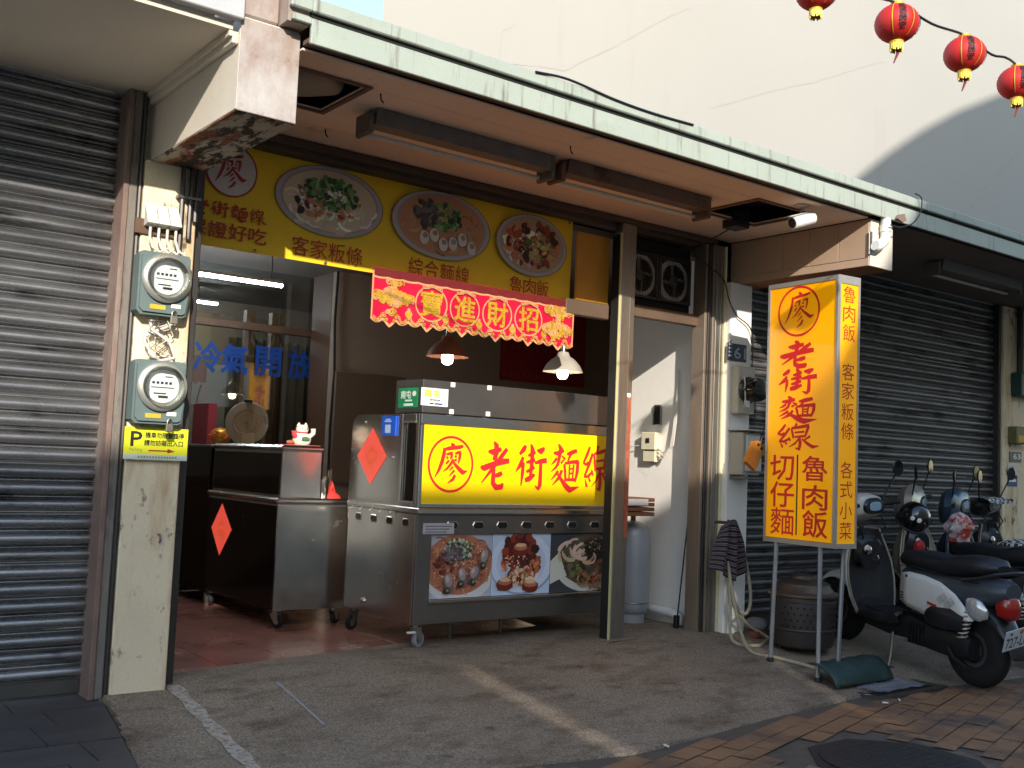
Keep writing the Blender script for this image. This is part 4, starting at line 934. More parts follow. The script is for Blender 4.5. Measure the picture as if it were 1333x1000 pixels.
s_ = thing('payment_card', (XL,.6,1.45), 'small blue card clipped to the side panel of the food cart', 'card')
a = at_l(500,542,XL-.008); b = at_l(516.5,567.5,XL-.008); f2 = leftf(XL-.008)
O('sheet', MB().prism([(a[0],b[1]),(b[0],b[1]),(b[0],a[1]),(a[0],a[1])], f2, .0, .012), M('card_blue', (28,84,190), .3, var=.04), s_, smooth=False)
mb = MB(); W = b[0]-a[0]; H = a[1]-b[1]
for q0, q1, h0, h1 in ((.28,.62,.80,.86),(.2,.7,.70,.77),(.26,.66,.14,.56)): mb.prism([(a[0]+q0*W,b[1]+h0*H),(a[0]+q1*W,b[1]+h0*H),(a[0]+q1*W,b[1]+h1*H),(a[0]+q0*W,b[1]+h1*H)], f2, .0122, .0126)
O('print', mb, M('card_print', (168,186,214), .5), s_, smooth=False)
def diamond(x, top, bot, lft, rgt, label):
    s_ = thing('lucky_diamond', (x,0,0), label, 'paper charm', 'red diamond papers on the carts'); f2 = leftf(x)
    q = [at_l(*p_, x) for p_ in (top, rgt, bot, lft)]; s_.location = (x, -q[2][0], q[2][1])
    O('paper', MB().prism(q, f2, .001, .0022), M('coral_paper', (240,86,70), .6, var=.05, vs=6), s_, smooth=False)
    cu = (q[1][0]+q[3][0])/2; cv = (q[0][1]+q[2][1])/2; W = abs(q[1][0]-q[3][0])*.42; H = (q[0][1]-q[2][1])*.42
    mb = MB()
    for k in range(46):
        a_ = random.uniform(0,6.28); r_ = math.sqrt(random.random()); u = cu+W*.5*r_*math.cos(a_); v = cv+H*.5*r_*math.sin(a_); aa = random.uniform(0,6.28); rr = W*.10
        mb.ribbon([(u+rr*math.cos(aa+.5*j), v+rr*math.sin(aa+.5*j)) for j in range(6)], [.004]*6, f2, .0024+.00002*k)
    ring(mb, f2, cu, cv, W*.34, H*.30, .006, .0036)
    O('emblem', mb, M('foil_gold', (236,112,40), .4, .3, var=.1), s_, smooth=False)
diamond(XL-.007, (486,557.5), (482.5,631), (466,593), (504,594.5), 'red diamond paper with gold emblem on the food cart side panel')
# ------------------------------------------------------------------ second cart and the things on it
m_mirr = M('steel_dark_reflection', (58,54,50), .16, .95, var=.15, vs=4, dirt=((40,34,30), .2, 3), rvar=.06)  # steel base darkened to carry the reflection of the dark room
t = thing('serving_cart', (3.54,2.0,0), 'low stainless serving cart with raised shelf standing left of the food cart', 'serving cart')
X0, X1, Y0, Y1 = 3.255, 3.825, 1.34, 2.66
O('body', MB().box(X0+.004,X1,Y0+.004,Y1,.128,.888,b=.004), m_steel_d, t, smooth=False)
O('front_panel', MB().box(X0+.006,X1-.002,Y0-.002,Y0+.003,.130,.872,b=.001), m_steel, t, smooth=False)
O('side_panel', MB().box(X0-.002,X0+.003,Y0+.01,Y1-.01,.132,.872,b=.001), m_mirr, t, smooth=False)
O('counter_edge', MB().box(X0-.012,X1+.03,Y0-.014,Y1+.005,.890,.930,b=.012), m_steel, t, smooth=False)
O('shelf_box', MB().box(X0+.024,3.595,Y0+.02,Y1-.02,.932,1.268,b=.004), m_steel, t, smooth=False)
O('shelf_panel', MB().box(X0+.019,X0+.0235,Y0+.04,Y1-.04,.95,1.25,b=.001), m_mirr, t, smooth=False)
O('shelf_top', MB().box(X0+.012,3.612,Y0+.006,Y1-.008,1.270,1.312,b=.016), m_steel, t, smooth=False)
for (x, y, a) in ((X0+.05,Y0+.06,R(-60)),(X1-.05,Y0+.06,R(30)),(X0+.05,Y1-.06,R(60)),(X1-.05,Y1-.06,0)): caster(t, x, y, .127, .045, a)
diamond(X0-.003, (290,655.5), (286,723), (276,686.5), (302,690), 'red diamond paper stuck on the side of the low serving cart')
t = thing('back_cabinet', (3.5,3.0,0), 'dark steel cabinet standing behind the low serving cart', 'cabinet')
O('body', MB().box(3.27,3.82,2.69,3.42,.10,1.27,b=.004), m_mirr, t, smooth=False)
O('top', MB().box(3.26,3.83,2.68,3.43,1.272,1.300,b=.006), m_steel_d, t, smooth=False)
O('foot', MB().box(3.30,3.33,2.72,2.75,.0,.10).box(3.76,3.79,2.72,2.75,.0,.10).box(3.30,3.33,3.36,3.39,.0,.10).box(3.76,3.79,3.36,3.39,.0,.10), m_steel_d, t, smooth=False)
# steel cup and red wrapping on the counter
cx = on_y(423,650,1.55).x
tag(O('steel_cup', MB().lathe([(.045,0),(.048,.01),(.050,.13),(.046,.13),(.044,.012),(0,.010)], (3.665,1.46,.931), n=20), m_steel), 'brushed steel cup on the serving cart counter', 'cup')
mb = MB()
for k in range(5):
    a = k*1.256; mb.loft([((3.745+.04*math.cos(a)*q,1.47+.04*math.sin(a)*q,.935+.06*(1-q)+.01*k), .022*(1.2-q), .020*(1.2-q), 2) for q in (0,.4,.8,1.15)], n=8)
mb.lathe([(.075,0),(.06,.02),(.02,.05),(0,.07)], (3.745,1.47,.931), n=12)
tag(O('red_wrapping', mb, M('red_plastic', (216,60,52), .5, var=.15, vs=18)), 'crumpled red wrapping beside the steel cup', 'wrapping')
# beckoning cat figurine
cp = Vector((3.49,1.50,1.318)); t = thing('cat_figurine', cp, 'white beckoning cat figurine with red collar on the serving cart', 'figurine')
m_cat = M('cat_white', (236,226,208), .3, var=.04)
O('body', MB().lathe([(.052,0),(.066,.015),(.070,.045),(.058,.075),(.036,.092),(0,.094)], cp, n=20), m_cat, t)
O('head', MB().lathe([(0,.080),(.030,.084),(.046,.105),(.046,.125),(.030,.146),(0,.152)], cp, n=18), m_cat, t)
mb = MB()
for s_ in (-1, 1): mb.lathe([(.018,0),(.010,.018),(0,.030)], cp+Vector((.028*s_,0,.138)), n=8)
O('ear', mb, m_cat, t)
O('collar', MB().lathe([(.040,.084),(.047,.089),(.040,.096)], cp, n=20), m_red, t)
O('paw', MB().tube([cp+Vector((.05,-.02,.06)), cp+Vector((.078,-.03,.09)), cp+Vector((.076,-.03,.125))], [.016,.018,.02], 10), m_cat, t)
O('paw', MB().tube([cp+Vector((-.05,-.02,.055)), cp+Vector((-.078,-.03,.075)), cp+Vector((-.080,-.034,.10))], [.016,.018,.021], 10), M('paw_pink', (220,84,86), .4), t)
O('apron', MB().loft([(cp+Vector((-.03+.02*k,-.058,.042)), .016, .022*math.sin(.6+k*.65), 2) for k in range(4)], n=10), M('apron_green', (70,110,80), .4), t)
mb = MB()
for s_ in (-1, 1): mb.lathe([(.005,0),(.005,.003),(0,.004)], cp+Vector((.018*s_,-.043,.120)), (0,-1,0), n=8)
mb.lathe([(.004,0),(.004,.003),(0,.004)], cp+Vector((0,-.046,.110)), (0,-1,0), n=6); O('face', mb, m_ink, t)
tag(O('red_tray', MB().box(3.33,3.60,1.40,1.60,1.3125,1.3175,b=.002), M('tray_red', (190,90,80), .5)), 'thin red tray under the beckoning cat figurine', 'tray')
tag(O('small_charm', MB().loft([((3.37+.016*k,1.50,1.335), .022*math.sin(.5+.5*k), .018*math.sin(.5+.5*k), 2) for k in range(5)], n=10), M('charm_brown', (150,90,60), .4, var=.3, vs=40)), 'small brown charm lying left of the cat figurine', 'charm')
# round lid, gold ornament, red gift bag, carton
lp = Vector((3.46,2.45,1.313)); t = thing('pot_lid', lp, 'round tan pot lid propped upright on the dark cart shelf', 'lid')
ax = Vector((-.55,-.75,.12)).normalized(); lc = lp+Vector((0,0,.172))
O('rim', MB().lathe([(.172,-.012),(.178,0),(.172,.010),(.160,.012)], lc, ax, n=36), M('lid_rim', (170,156,136), .3, .4), t)
O('dish', MB().lathe([(.160,.010),(.150,.004),(.118,.006),(.112,.018),(.085,.014),(.08,.022),(.04,.020),(0,.022)], lc, ax, n=36), M('lid_tan', (158,134,104), .45, var=.1, vs=6), t)
O('knob', MB().lathe([(.012,.02),(.012,.034),(0,.036)], lc, ax, n=12), m_steel_d, t)
O('clip', MB().box(lc.x-.03,lc.x+.03,lc.y-.02,lc.y+.02,lc.z+.168,lc.z+.192,b=.005), m_black, t, smooth=False)
op = Vector((3.42,2.90,1.302)); t = thing('gold_ornament', op, 'round gold and red festive ornament beside the pot lid', 'ornament')
O('ball', MB().lathe([(0,0),(.05,.008),(.080,.040),(.086,.075),(.07,.115),(.04,.138),(0,.145)], op, n=20), M('ornament_gold', (216,140,40), .35, .5, var=.4, vs=40), t)
mb = MB()
for k in range(26):
    a = random.uniform(0,6.28); h = random.uniform(.02,.13); r_ = .086*math.sin(max(.25,h/.145*3.14)); q = op+Vector((r_*math.cos(a), r_*math.sin(a), h)); mb.lathe([(0,-.014),(.016,0),(0,.014)], q, n=8)
O('petal', mb, M('petal_red', (200,44,40), .4, var=.5, vs=30), t)
bp_ = Vector((3.40,3.30,1.301)); t = thing('gift_bag', bp_, 'dark pink paper gift bag with handles on the back cabinet', 'bag')
O('body', MB().box(3.36,3.44,3.05,3.40,1.302,1.655,b=.004), M('bag_pink', (150,52,62), .55, var=.08, vs=5), t, smooth=False)
O('handle', MB().tube([(3.36,3.12+.22*k/10,1.65+.17*math.sin(math.pi*k/10)) for k in range(11)], .005, 6), M('handle_pink', (140,100,100), .6), t)
tag(O('carton', MB().box(3.30,3.40,2.15,2.24,1.313,1.40,b=.002), M('carton_tan', (170,146,118), .7, var=.08)), 'small tan carton standing before the pot lid', 'carton')

# ------------------------------------------------------------------ glazed partition
YP = 3.6; t = thing('glass_partition', (3.4,YP,0), 'brown framed glass partition with blue lettering inside the shop', 'partition')
O('frame', MB().box(2.06,4.78,YP-.04,YP+.04,2.385,2.455,b=.004).box(2.06,4.78,YP-.04,YP+.04,.95,1.02,b=.004).box(4.70,4.78,YP-.04,YP+.04,1.022,2.383,b=.004).box(4.70,4.78,YP-.04,YP+.04,2.457,2.97,b=.004).box(4.533,4.60,3.16,YP-.045,.0,2.97), m_brown, t, smooth=False)
O('lower_panel', MB().box(2.06,4.78,YP-.03,YP+.03,.0,.948), m_brown, t, smooth=False)
O('pane', MB().box(2.07,4.698,YP-.006,YP-.001,1.022,2.383), m_glass, t, smooth=False)
O('upper_pane', MB().box(2.07,4.698,YP-.006,YP-.001,2.457,2.968), m_glass, t, smooth=False)
mb = MB(); fp = front(YP-.008)
for ch, px_, py_ in (('冷',271,464),('氣',306,467.5),('開',350,471),('放',391,475)):
    p = on_y(px_, py_, YP-.008); text(mb, ch, fp, p.x-.125, p.x+.125, p.z-.135, p.z+.135, .001, .025)
O('lettering', mb, M('vinyl_blue', (20,70,150), .4, var=.05), t, smooth=False)
p1 = on_y(321,500,3.8).x; p2 = on_y(349,500,3.8).x
t2 = thing('timber_post', (p1,3.8,0), 'tan timber door posts seen through the partition glass', 'post'); O('stile', MB().box(p1-.05,p1+.04,3.76,3.84,0,2.6), M('tan_timber', (150,104,64), .6, var=.15, vs=4, stretch=(5,5,.5)), t2, smooth=False); O('stile', MB().box(p2-.01,p2+.10,3.76,3.84,0,2.6), M('tan_timber', (150,104,64), .6), t2, smooth=False)
mb = MB(); n = 60; vs = []
for i in range(n+1):
    x = 4.05+1.0*i/n
    for z in (.3, 2.4): vs.append((x, 4.4+.03*math.sin(i*1.1), z))
tag(O('curtain', MB().add(vs, [(2*i, 2*i+2, 2*i+3, 2*i+1) for i in range(n)]), M('olive_curtain', (132,124,96), .8, var=.1)), 'olive curtain behind the partition glass', 'curtain')
t = thing('tube_lamp', (3.6,4.7,2.9), 'short lit tube in the room behind the partition glass', 'lamp')
O('tube', MB().tube([(3.0,4.9,2.78),(4.1,4.9,2.78)], .012, 8), M_emit('cool_tube', (.86,.93,1), 70), t); O('holder', MB().box(3.0,4.1,4.88,4.92,2.794,2.82), m_white, t, smooth=False); O('hanger', MB().tube([(3.2,4.9,2.82),(3.2,4.9,2.97)], .005, 6).tube([(3.9,4.9,2.82),(3.9,4.9,2.97)], .005, 6), m_steel_d, t)
t = thing('tube_lamp', (3.2,2.6,2.7), 'long lit fluorescent tube below the shop ceiling, before the partition', 'lamp')
a = on_y(240,354,2.6); b = on_y(368,370,2.6)
O('tube', MB().tube([(a.x,2.6,a.z),(b.x,2.6,a.z)], .012, 8), M_emit('cool_tube', (.86,.93,1), 70), t); O('hanger', MB().tube([(a.x+.1,2.6,a.z+.04),(a.x+.1,2.6,2.97)], .005, 6).tube([(b.x-.1,2.6,a.z+.04),(b.x-.1,2.6,2.97)], .005, 6), m_steel_d, t); O('holder', MB().box(a.x,b.x,2.58,2.62,a.z+.014,a.z+.04), m_white, t, smooth=False)
tag(O('hanging_cable', MB().tube([(4.50,3.0,2.96),(4.49,3.0,2.5),(4.51,2.99,2.0),(4.49,2.98,1.5),(4.50,2.98,1.05)], .012, 8), m_black), 'black cable hanging at the partition corner', 'cable')
a = on_y(437,483,2.95); b = on_y(522,620,2.95)
tag(O('wall_board', MB().box(a.x,b.x,2.93,2.96,1.0,a.z,b=.004), M('board_brown', (112,92,76), .6, var=.05)), 'tall brown board leaning on the back wall behind the food cart', 'board')
# red poster
YQ = 3.045; a = on_y(654,405,YQ); b = on_y(760,505,YQ); t = thing('wall_poster', ((a.x+b.x)/2,YQ,b.z), 'dark red poster with rows of small gold marks on the back wall', 'poster')
zA = on_y(707,395,YQ).z; zB = on_y(707,500,YQ).z
O('sheet', MB().box(a.x,b.x,YQ-.006,YQ-.002,zB,zA+.35), M('poster_red', (158,30,36), .5, var=.06), t, smooth=False)
mb = MB(); ncol = 13
for r_, zq in enumerate((zB+.07, zB+.36, zB+.46, zB+.80)):
    for i in range(ncol):
        u = a.x+.06+(b.x-a.x-.12)*i/(ncol-1); s_ = .022
        for k in range(3): mb.box(u-s_, u+s_, YQ-.0075, YQ-.0065, zq-s_+k*.018, zq-s_+k*.018+.008)
stuff(O('mark', mb, M('poster_gold', (150,90,60), .5), t, smooth=False))

# ------------------------------------------------------------------ right-hand side wall things
XW = 6.315
def at_w(px, py): p = on_x(px, py, XW); return p.y, p.z
t = thing('junction_box', (XW,.62,1.3), 'cream switch box with loose wires on the sunlit white wall', 'switch box')
m_cr = M('cream_plastic', (214,206,176), .45, var=.06)
(y1_, z1_), (y0_, z0_) = at_w(843,563), at_w(860,602)
O('housing', MB().box(XW-.07,XW-.001,y0_,y1_,z0_+.10,z1_,b=.006), m_cr, t, smooth=False)
O('housing', MB().box(XW-.055,XW-.001,y0_+.01,y1_-.01,z0_,z0_+.095,b=.006), m_cr, t, smooth=False)
O('switch', MB().box(XW-.078,XW-.071,(y0_+y1_)/2-.02,(y0_+y1_)/2+.02,z1_-.09,z1_-.05,b=.002), m_black, t, smooth=False)
ymid = (y0_+y1_)/2
for k in range(3):
    O('wire', MB().tube([(XW-.04,y0_,z0_+.06+.03*k),(XW-.05,y0_-.08,z0_+.02+.03*k),(XW-.05,y0_-.17-.01*k,z0_+.14),(XW-.03,y0_-.18-.012*k,z1_+.15),(XW-.012,y0_-.19,z1_+.42+.05*k)], .0065, 6), M('wire_pale', (206,200,190), .5), t)
O('wire', MB().tube([(XW-.04,y1_,z0_+.14),(XW-.06,y1_+.12,z0_+.13),(XW-.04,y1_+.3,z0_+.02),(XW-.03,y1_+.36,z0_-.06)], .004, 6), M('wire_pale', (206,200,190), .5), t)
ys_, zs_ = at_w(857,541)
t = thing('wall_socket', (XW,ys_,zs_), 'dark open socket box above the switch box', 'socket')
O('recess', MB().box(XW-.012,XW-.001,ys_-.035,ys_+.035,zs_-.075,zs_+.075,b=.003), m_dark, t, smooth=False)
O('plate', MB().box(XW-.016,XW-.001,ys_-.05,ys_-.037,zs_-.08,zs_+.08,b=.002).box(XW-.016,XW-.001,ys_+.037,ys_+.05,zs_-.08,zs_+.08,b=.002).box(XW-.016,XW-.001,ys_-.036,ys_+.036,zs_+.077,zs_+.09,b=.002), m_alu, t, smooth=False)
t = thing('drain_pipe', (6.24,.5,.05), 'white plastic drain pipe running along the wall foot to the door', 'pipe')
O('pipe', MB().tube([(6.23,1.1,.115),(6.23,.6,.108),(6.235,.34,.105),(6.24,.27,.098),(6.245,.235,.075),(6.245,.23,.02)], .034, 12), m_pvc, t)
O('elbow', MB().tube([(6.232,.37,.106),(6.235,.34,.105),(6.24,.27,.098),(6.245,.235,.075),(6.245,.232,.05)], .040, 12), m_pvc, t)
gp = on_z(818,806,.004); gx, gy = 6.06, .60
t = thing('gas_cylinder', (gx,gy,.004), 'blue-grey gas cylinder standing behind the metal post', 'gas cylinder')
O('body', MB().lathe([(.10,.06),(.135,.085),(.148,.13),(.148,.70),(.135,.76),(.09,.80),(.03,.815),(0,.815)], (gx,gy,.004), n=24), M('gas_blue', (160,168,174), .45, .2, var=.08, vs=5, dirt=((100,104,106), .2, 4)), t)
O('foot_ring', MB().lathe([(.115,0),(.118,.07),(.108,.07),(.106,0)], (gx,gy,.004), n=24), M('gas_blue', (150,168,184), .45), t)
O('seam', MB().lathe([(.1485,.155),(.151,.16),(.1485,.165)], (gx,gy,.004), n=24), m_steel_d, t)
O('valve', MB().tube([(gx,gy,.81),(gx,gy,.90)], .022, 10).lathe([(.035,.90),(.035,.925),(0,.926)], (gx,gy,.0), n=12), M('brass', (150,116,60), .4, .8), t)
a = on_y(812,646,.35); b = on_y(849,672,.35)
t = thing('wooden_crate', (5.92,.45,b.z), 'slatted wooden shelf board stacked behind the metal post', 'shelf board')
for k in range(4): O('slat', MB().box(5.56,b.x+.02,.36-.02+.0,.60,b.z+.038*k,b.z+.038*k+.030,b=.003), M('shelf_wood', (132,84,56), .65, var=.2, vs=5, stretch=(.6,6,6), rnd=.12), t, smooth=False)
O('label', MB().box(5.66,b.x-.06,.334,.3385,b.z+.085,b.z+.135), M('label_white', (224,222,216), .6), t, smooth=False)
O('bracket', MB().tube([(5.60,.5,b.z-.005),(5.60,.5,.95),(5.60,.6,.9)], .01, 6), m_steel_d, t)
t = thing('pull_chain', (6.16,.12,.05), 'thin dark rod with a bottom catch hanging beside the door jamb', 'rod')
O('rod', MB().tube([(6.20,.08,1.25),(6.15,.16,.10)], .006, 6), m_black, t); O('catch', MB().box(6.12,6.16,.14,.18,.01,.11,b=.006), m_black, t, smooth=False)

# ------------------------------------------------------------------ electricity meters
m_met = M('meter_green', (96,112,110), .5, var=.1, vs=6, dirt=((60,62,60), .25, 6)); m_metw = M('meter_dial', (232,232,226), .4, var=.03)
m_gl = M_glass('meter_glass', (.94,.96,.96), .05)
m_tagy = M('label_yellow', (214,170,40), .6); m_lock = M('padlock', (176,168,150), .35, .8)
def meter(px, py, label):
    yf = -.255; c = on_y(px, py, yf-.02); cx, cz = c.x, c.z
    t = thing('electricity_meter', (cx,-.15,cz-.2), label, 'meter')
    fr = front(0)
    body = MB()
    prof = [(-.138,.118),(-.12,.135),(.12,.135),(.130,.118),(.130,-.10),(.118,-.185),(.10,-.195),(-.118,-.195),(-.138,-.175)]
    body.prism([(cx+u, cz+v) for u, v in prof], fr, .142, .235)
    O('case', body, m_met, t, smooth=False)
    O('case_front', MB().prism([(cx+u*.93, cz+v*.93) for u, v in prof], fr, .2352, .250), m_met, t, smooth=False)
    O('ring', MB().lathe([(.128,0),(.130,.018),(.120,.028),(.104,.030),(.104,.010)], (cx,-.25,cz), (0,-1,0), n=36), M('meter_ring', (170,170,160), .35, .6, var=.1), t)
    O('dial', MB().lathe([(.086,0),(.086,.004),(0,.004)], (cx,-.262,cz), (0,-1,0), n=32), m_metw, t)
    O('glass', MB().lathe([(.104,.0),(.102,.05),(.094,.066),(.06,.070),(0,.071)], (cx,-.262,cz), (0,-1,0), n=32), m_gl, t)
    ff = front(-.2665); mk = MB()
    for k in range(5): mk.box(cx-.055+.022*k, cx-.041+.022*k, -.2682, -.2668, cz+.012, cz+.024)
    mk.box(cx-.06,cx+.06,-.2682,-.2668,cz-.008,cz-.004).box(cx-.045,cx+.02,-.2682,-.2668,cz-.040,cz-.034).box(cx-.02,cx+.03,-.2682,-.2668,cz-.060,cz-.048).box(cx+.01,cx+.05,-.2682,-.2668,cz+.048,cz+.053)
    O('dial_print', mk, m_ink, t, smooth=False)
    O('label_plate', MB().box(cx-.075,cx+.005,-.2535,-.2505,cz-.165,cz-.142), m_tagy, t, smooth=False); O('label_plate', MB().box(cx+.035,cx+.085,-.2535,-.2505,cz-.150,cz-.130), m_metw, t, smooth=False)
    lk = MB().box(cx+.03,cx+.068,-.275,-.257,cz-.235,cz-.192,b=.004); O('padlock', lk, m_lock, t, smooth=False)
    O('shackle', MB().tube([(cx+.038,-.266,cz-.195),(cx+.038,-.266,cz-.175),(cx+.049,-.266,cz-.165),(cx+.060,-.266,cz-.175),(cx+.060,-.266,cz-.195)], .004, 6), m_steel_d, t)
    return cx, cz
c1 = meter(219, 362, 'upper round electricity meter on the cream pillar'); c2 = meter(213, 503, 'lower round electricity meter on the cream pillar above the yellow notice')
t = thing('cable_cover', (1.84,-.2,2.42), 'white folded cable cover with three loops at the pillar top', 'cable cover')
a = on_y(192,262,-.2); b = on_y(235,300,-.2)
O('back_board', MB().box(a.x-.04,b.x+.02,-.158,-.1415,b.z-.04,b.z+.04,b=.002), m_brown, t, smooth=False)
wq = (b.x-a.x)/3
for k in range(3):
    x = a.x+wq*k; O('cover', MB().add([(x+.004,-.16,a.z),(x+wq-.004,-.16,a.z),(x+wq-.002,-.235,b.z+.01),(x+.002,-.235,b.z+.01),(x+.004,-.16,b.z),(x+wq-.004,-.16,b.z)], [(0,1,2,3),(3,2,5,4),(0,3,4),(1,5,2),(0,4,5,1)]), M('cover_white', (220,218,210), .4, var=.04), t, smooth=False)
m_cab = M('cable_white', (206,200,186), .5, var=.06)
for k in range(4):
    x = a.x+.03+.045*k; O('cable_loop', MB().tube([(x,-.19,b.z+.01),(x-.004,-.20,b.z-.06),(x+.012,-.21,b.z-.115),(x+.05,-.215,b.z-.135),(x+.085-.012*k,-.21,b.z-.11),(x+.10-.02*k,-.19,b.z-.16),(c1[0]+.03+.012*k,-.19,c1[1]+.135)], .0075, 6), m_cab, t)
t = thing('loose_wires', (1.85,-.2,1.7), 'tangle of old wires and seals between the two electricity meters', 'wires')
for k in range(9):
    x = c1[0]+random.uniform(-.06,.09); z = c1[1]-.21; p_ = [(x,-.18,z)]
    for q in range(5): p_.append((c1[0]+random.uniform(-.08,.10),-.17-random.uniform(0,.04), z-.05*q-random.uniform(0,.05)))
    p_.append((c2[0]+random.uniform(-.06,.06),-.18,c2[1]+.135)); O('wire', MB().tube(p_, .0035 if k > 1 else .009, 6), random.choice((m_cab, m_steel_d, m_cab)), t)
t = thing('wall_conduits', (2.03,-.1,2.5), 'grey conduits climbing beside the pillar to the beam', 'conduits')
for i, x in enumerate((1.90,1.945,1.975)): O('conduit', MB().tube([(x,-.165,c1[1]+.14+.1*i),(x,-.165,2.55),(x+.005*i,-.16,2.76)], .014, 8), m_alu_d, t)
O('clamp', MB().box(1.87,2.0,-.185,-.142,2.585,2.602,b=.002), m_steel_d, t, smooth=False)
# yellow parking notice
YS = -.165; t = thing('parking_notice', (1.85,YS,1.19), 'yellow parking notice with black characters and a red arrow on the pillar', 'notice')
q = [on_y(*p_, YS) for p_ in ((163,555.5),(246,559),(243.5,600),(160.5,598))]; xa, xb = (q[0].x+q[3].x)/2, (q[1].x+q[2].x)/2; zt_, zb_ = (q[0].z+q[1].z)/2, (q[2].z+q[3].z)/2; W, H = xb-xa, zt_-zb_
O('plate', MB().box(xa,xb,YS,YS+.004,zb_,zt_,b=.001), M('notice_yellow', (226,226,40), .5, var=.04, vs=5), t, smooth=False)
O('mount', MB().box(xa+.05,xa+.25,YS+.0045,-.1405,zb_+.05,zt_-.05), m_steel_d, t, smooth=False)
O('foot_strip', MB().box(xa,xb,YS-.0012,YS-.0002,zb_,zb_+.17*H), M('notice_foot', (206,214,206), .5), t, smooth=False)
fn = front(YS-.0012); mb = MB()
text(mb, 'P', fn, xa+.10*W, xa+.27*W, zb_+.42*H, zt_-.14*H, .0004, .03)
text(mb, '機車勿隨意臨停', fn, xa+.32*W, xa+.93*W, zb_+.68*H, zb_+.86*H, .0004, .02); text(mb, '請勿妨礙出入口', fn, xa+.31*W, xa+.92*W, zb_+.44*H, zb_+.62*H, .0004, .02); O('lettering', mb, m_ink, t, smooth=False)
mb = MB(); text(mb, 'Parking', fn, xa+.09*W, xa+.28*W, zb_+.24*H, zb_+.36*H, .0004); 
for k in range(14): mb.box(xa+(.22+.045*k)*W, xa+(.25+.045*k)*W, YS-.0016, YS-.0013, zb_+.05*H, zb_+.12*H)
O('fine_print', mb, M('faint_ink', (150,160,110), .6), t, smooth=False)
O('arrow', MB().prism([(xa+.38*W,zb_+.27*H),(xa+.68*W,zb_+.27*H),(xa+.68*W,zb_+.22*H),(xa+.80*W,zb_+.29*H),(xa+.68*W,zb_+.36*H),(xa+.68*W,zb_+.31*H),(xa+.38*W,zb_+.31*H)], fn, .0002, .0006), m_redd, t, smooth=False)
tag(O('iron_hook', MB().tube([(1.90,-.14,.80),(1.90,-.17,.80),(1.90,-.18,.775),(1.90,-.165,.76)], .006, 6), m_steel_d), 'small iron hook on the front of the cream pillar', 'hook')

# right pillar: number plate, meters, orange charm
YR = -.112; t = thing('number_plate', (6.45,YR,2.1), 'dark blue house number plate 61 high on the white pillar', 'house number')
a = on_y(947,446,YR); b = on_y(971,472,YR)
O('plate', MB().box(a.x,b.x,YR-.008,YR-.001,b.z,a.z,b=.002), M('plate_blue', (24,32,52), .4, var=.05), t, smooth=False)
mb = MB(); fq = front(YR-.008); text(mb, '61', fq, a.x+.35*(b.x-a.x), b.x-.012, b.z+.02, a.z-.03, .001, .02)
for k in range(5): mb.box(a.x+.012,a.x+.05,YR-.0095,YR-.0085,b.z+.03+.03*k,b.z+.045+.03*k)
O('lettering', mb, M('plate_letter', (150,156,170), .5), t, smooth=False)
t = thing('electricity_meter', (6.5,-.2,1.75), 'beige electricity meter with black glass dial on the white pillar beside the yellow sign', 'meter')
z_ = on_y(965,507,-.2).z
O('case', MB().box(6.40,6.60,-.185,-.1115,z_-.19,z_+.19,b=.008), M('meter_beige', (196,188,168), .5, var=.08), t, smooth=False)
O('base', MB().lathe([(.10,0),(.105,.03),(.095,.045)], (6.50,-.185,z_+.0), (0,-1,0), n=28), m_black, t)
O('dome', MB().lathe([(.095,.0),(.094,.08),(.085,.11),(.05,.12),(0,.121)], (6.50,-.225,z_), (0,-1,0), n=28), M('smoked_glass', (30,28,28), .1, var=.05), t)
for k in range(4): O('wire', MB().tube([(6.45,-.19,z_+.12-.02*k),(6.41,-.24,z_+.08),(6.41,-.25,z_-.06-.02*k),(6.44,-.21,z_-.15)], .005, 6), m_cab, t)
O('tag', MB().box(6.41,6.45,-.262,-.256,z_-.14,z_-.09), m_metw, t, smooth=False)
t = thing('breaker_box', (6.5,-.2,1.2), 'grey breaker box under a visor on the white pillar', 'breaker box')
z1_ = on_y(955,562,-.2).z; z0_ = on_y(955,618,-.2).z
O('case', MB().box(6.395,6.60,-.25,-.1115,z0_,z1_,b=.006), M('box_grey', (176,170,158), .5, var=.08, dirt=((120,112,100), .2, 5)), t, smooth=False)
O('lid', MB().box(6.42,6.595,-.275,-.2505,z0_+.03,z1_-.02,b=.006), M('box_lid', (206,202,192), .4), t, smooth=False)
O('visor', MB().box(6.37,6.64,-.31,-.112,z1_+.012,z1_+.024,b=.003), M('visor_grey', (196,194,190), .4), t, smooth=False)
O('shelf_bracket', MB().box(6.40,6.62,-.27,-.112,z0_-.03,z0_-.012,b=.003), m_steel_d, t, smooth=False)
t = thing('orange_charm', (6.38,-.55,1.4), 'orange wooden tag hanging tilted beside the yellow sign', 'tag')
c = on_y(982,592,-.62); fo = Frame((c.x,-.62,c.z),(math.cos(.55),0,math.sin(.55)*-1),(math.sin(.55),0,math.cos(.55)),(0,-1,0))
O('block', MB().prism([(-.06,-.10),(.06,-.10),(.06,.08),(.03,.105),(-.03,.105),(-.06,.08)], fo, -.02, .02), M('orange_wood', (206,128,44), .5, var=.15, vs=8), t, smooth=False)
O('nail', MB().lathe([(.012,0),(.012,.006),(0,.008)], fo.p(-.02,.075,.02), (0,-1,0), n=8).lathe([(.012,0),(.012,.006),(0,.008)], fo.p(.025,.07,.02), (0,-1,0), n=8), m_black, t)
O('string', MB().tube([fo.p(0,.09,0), (6.095,-.705,c.z+.22)], .004, 5), m_black, t)
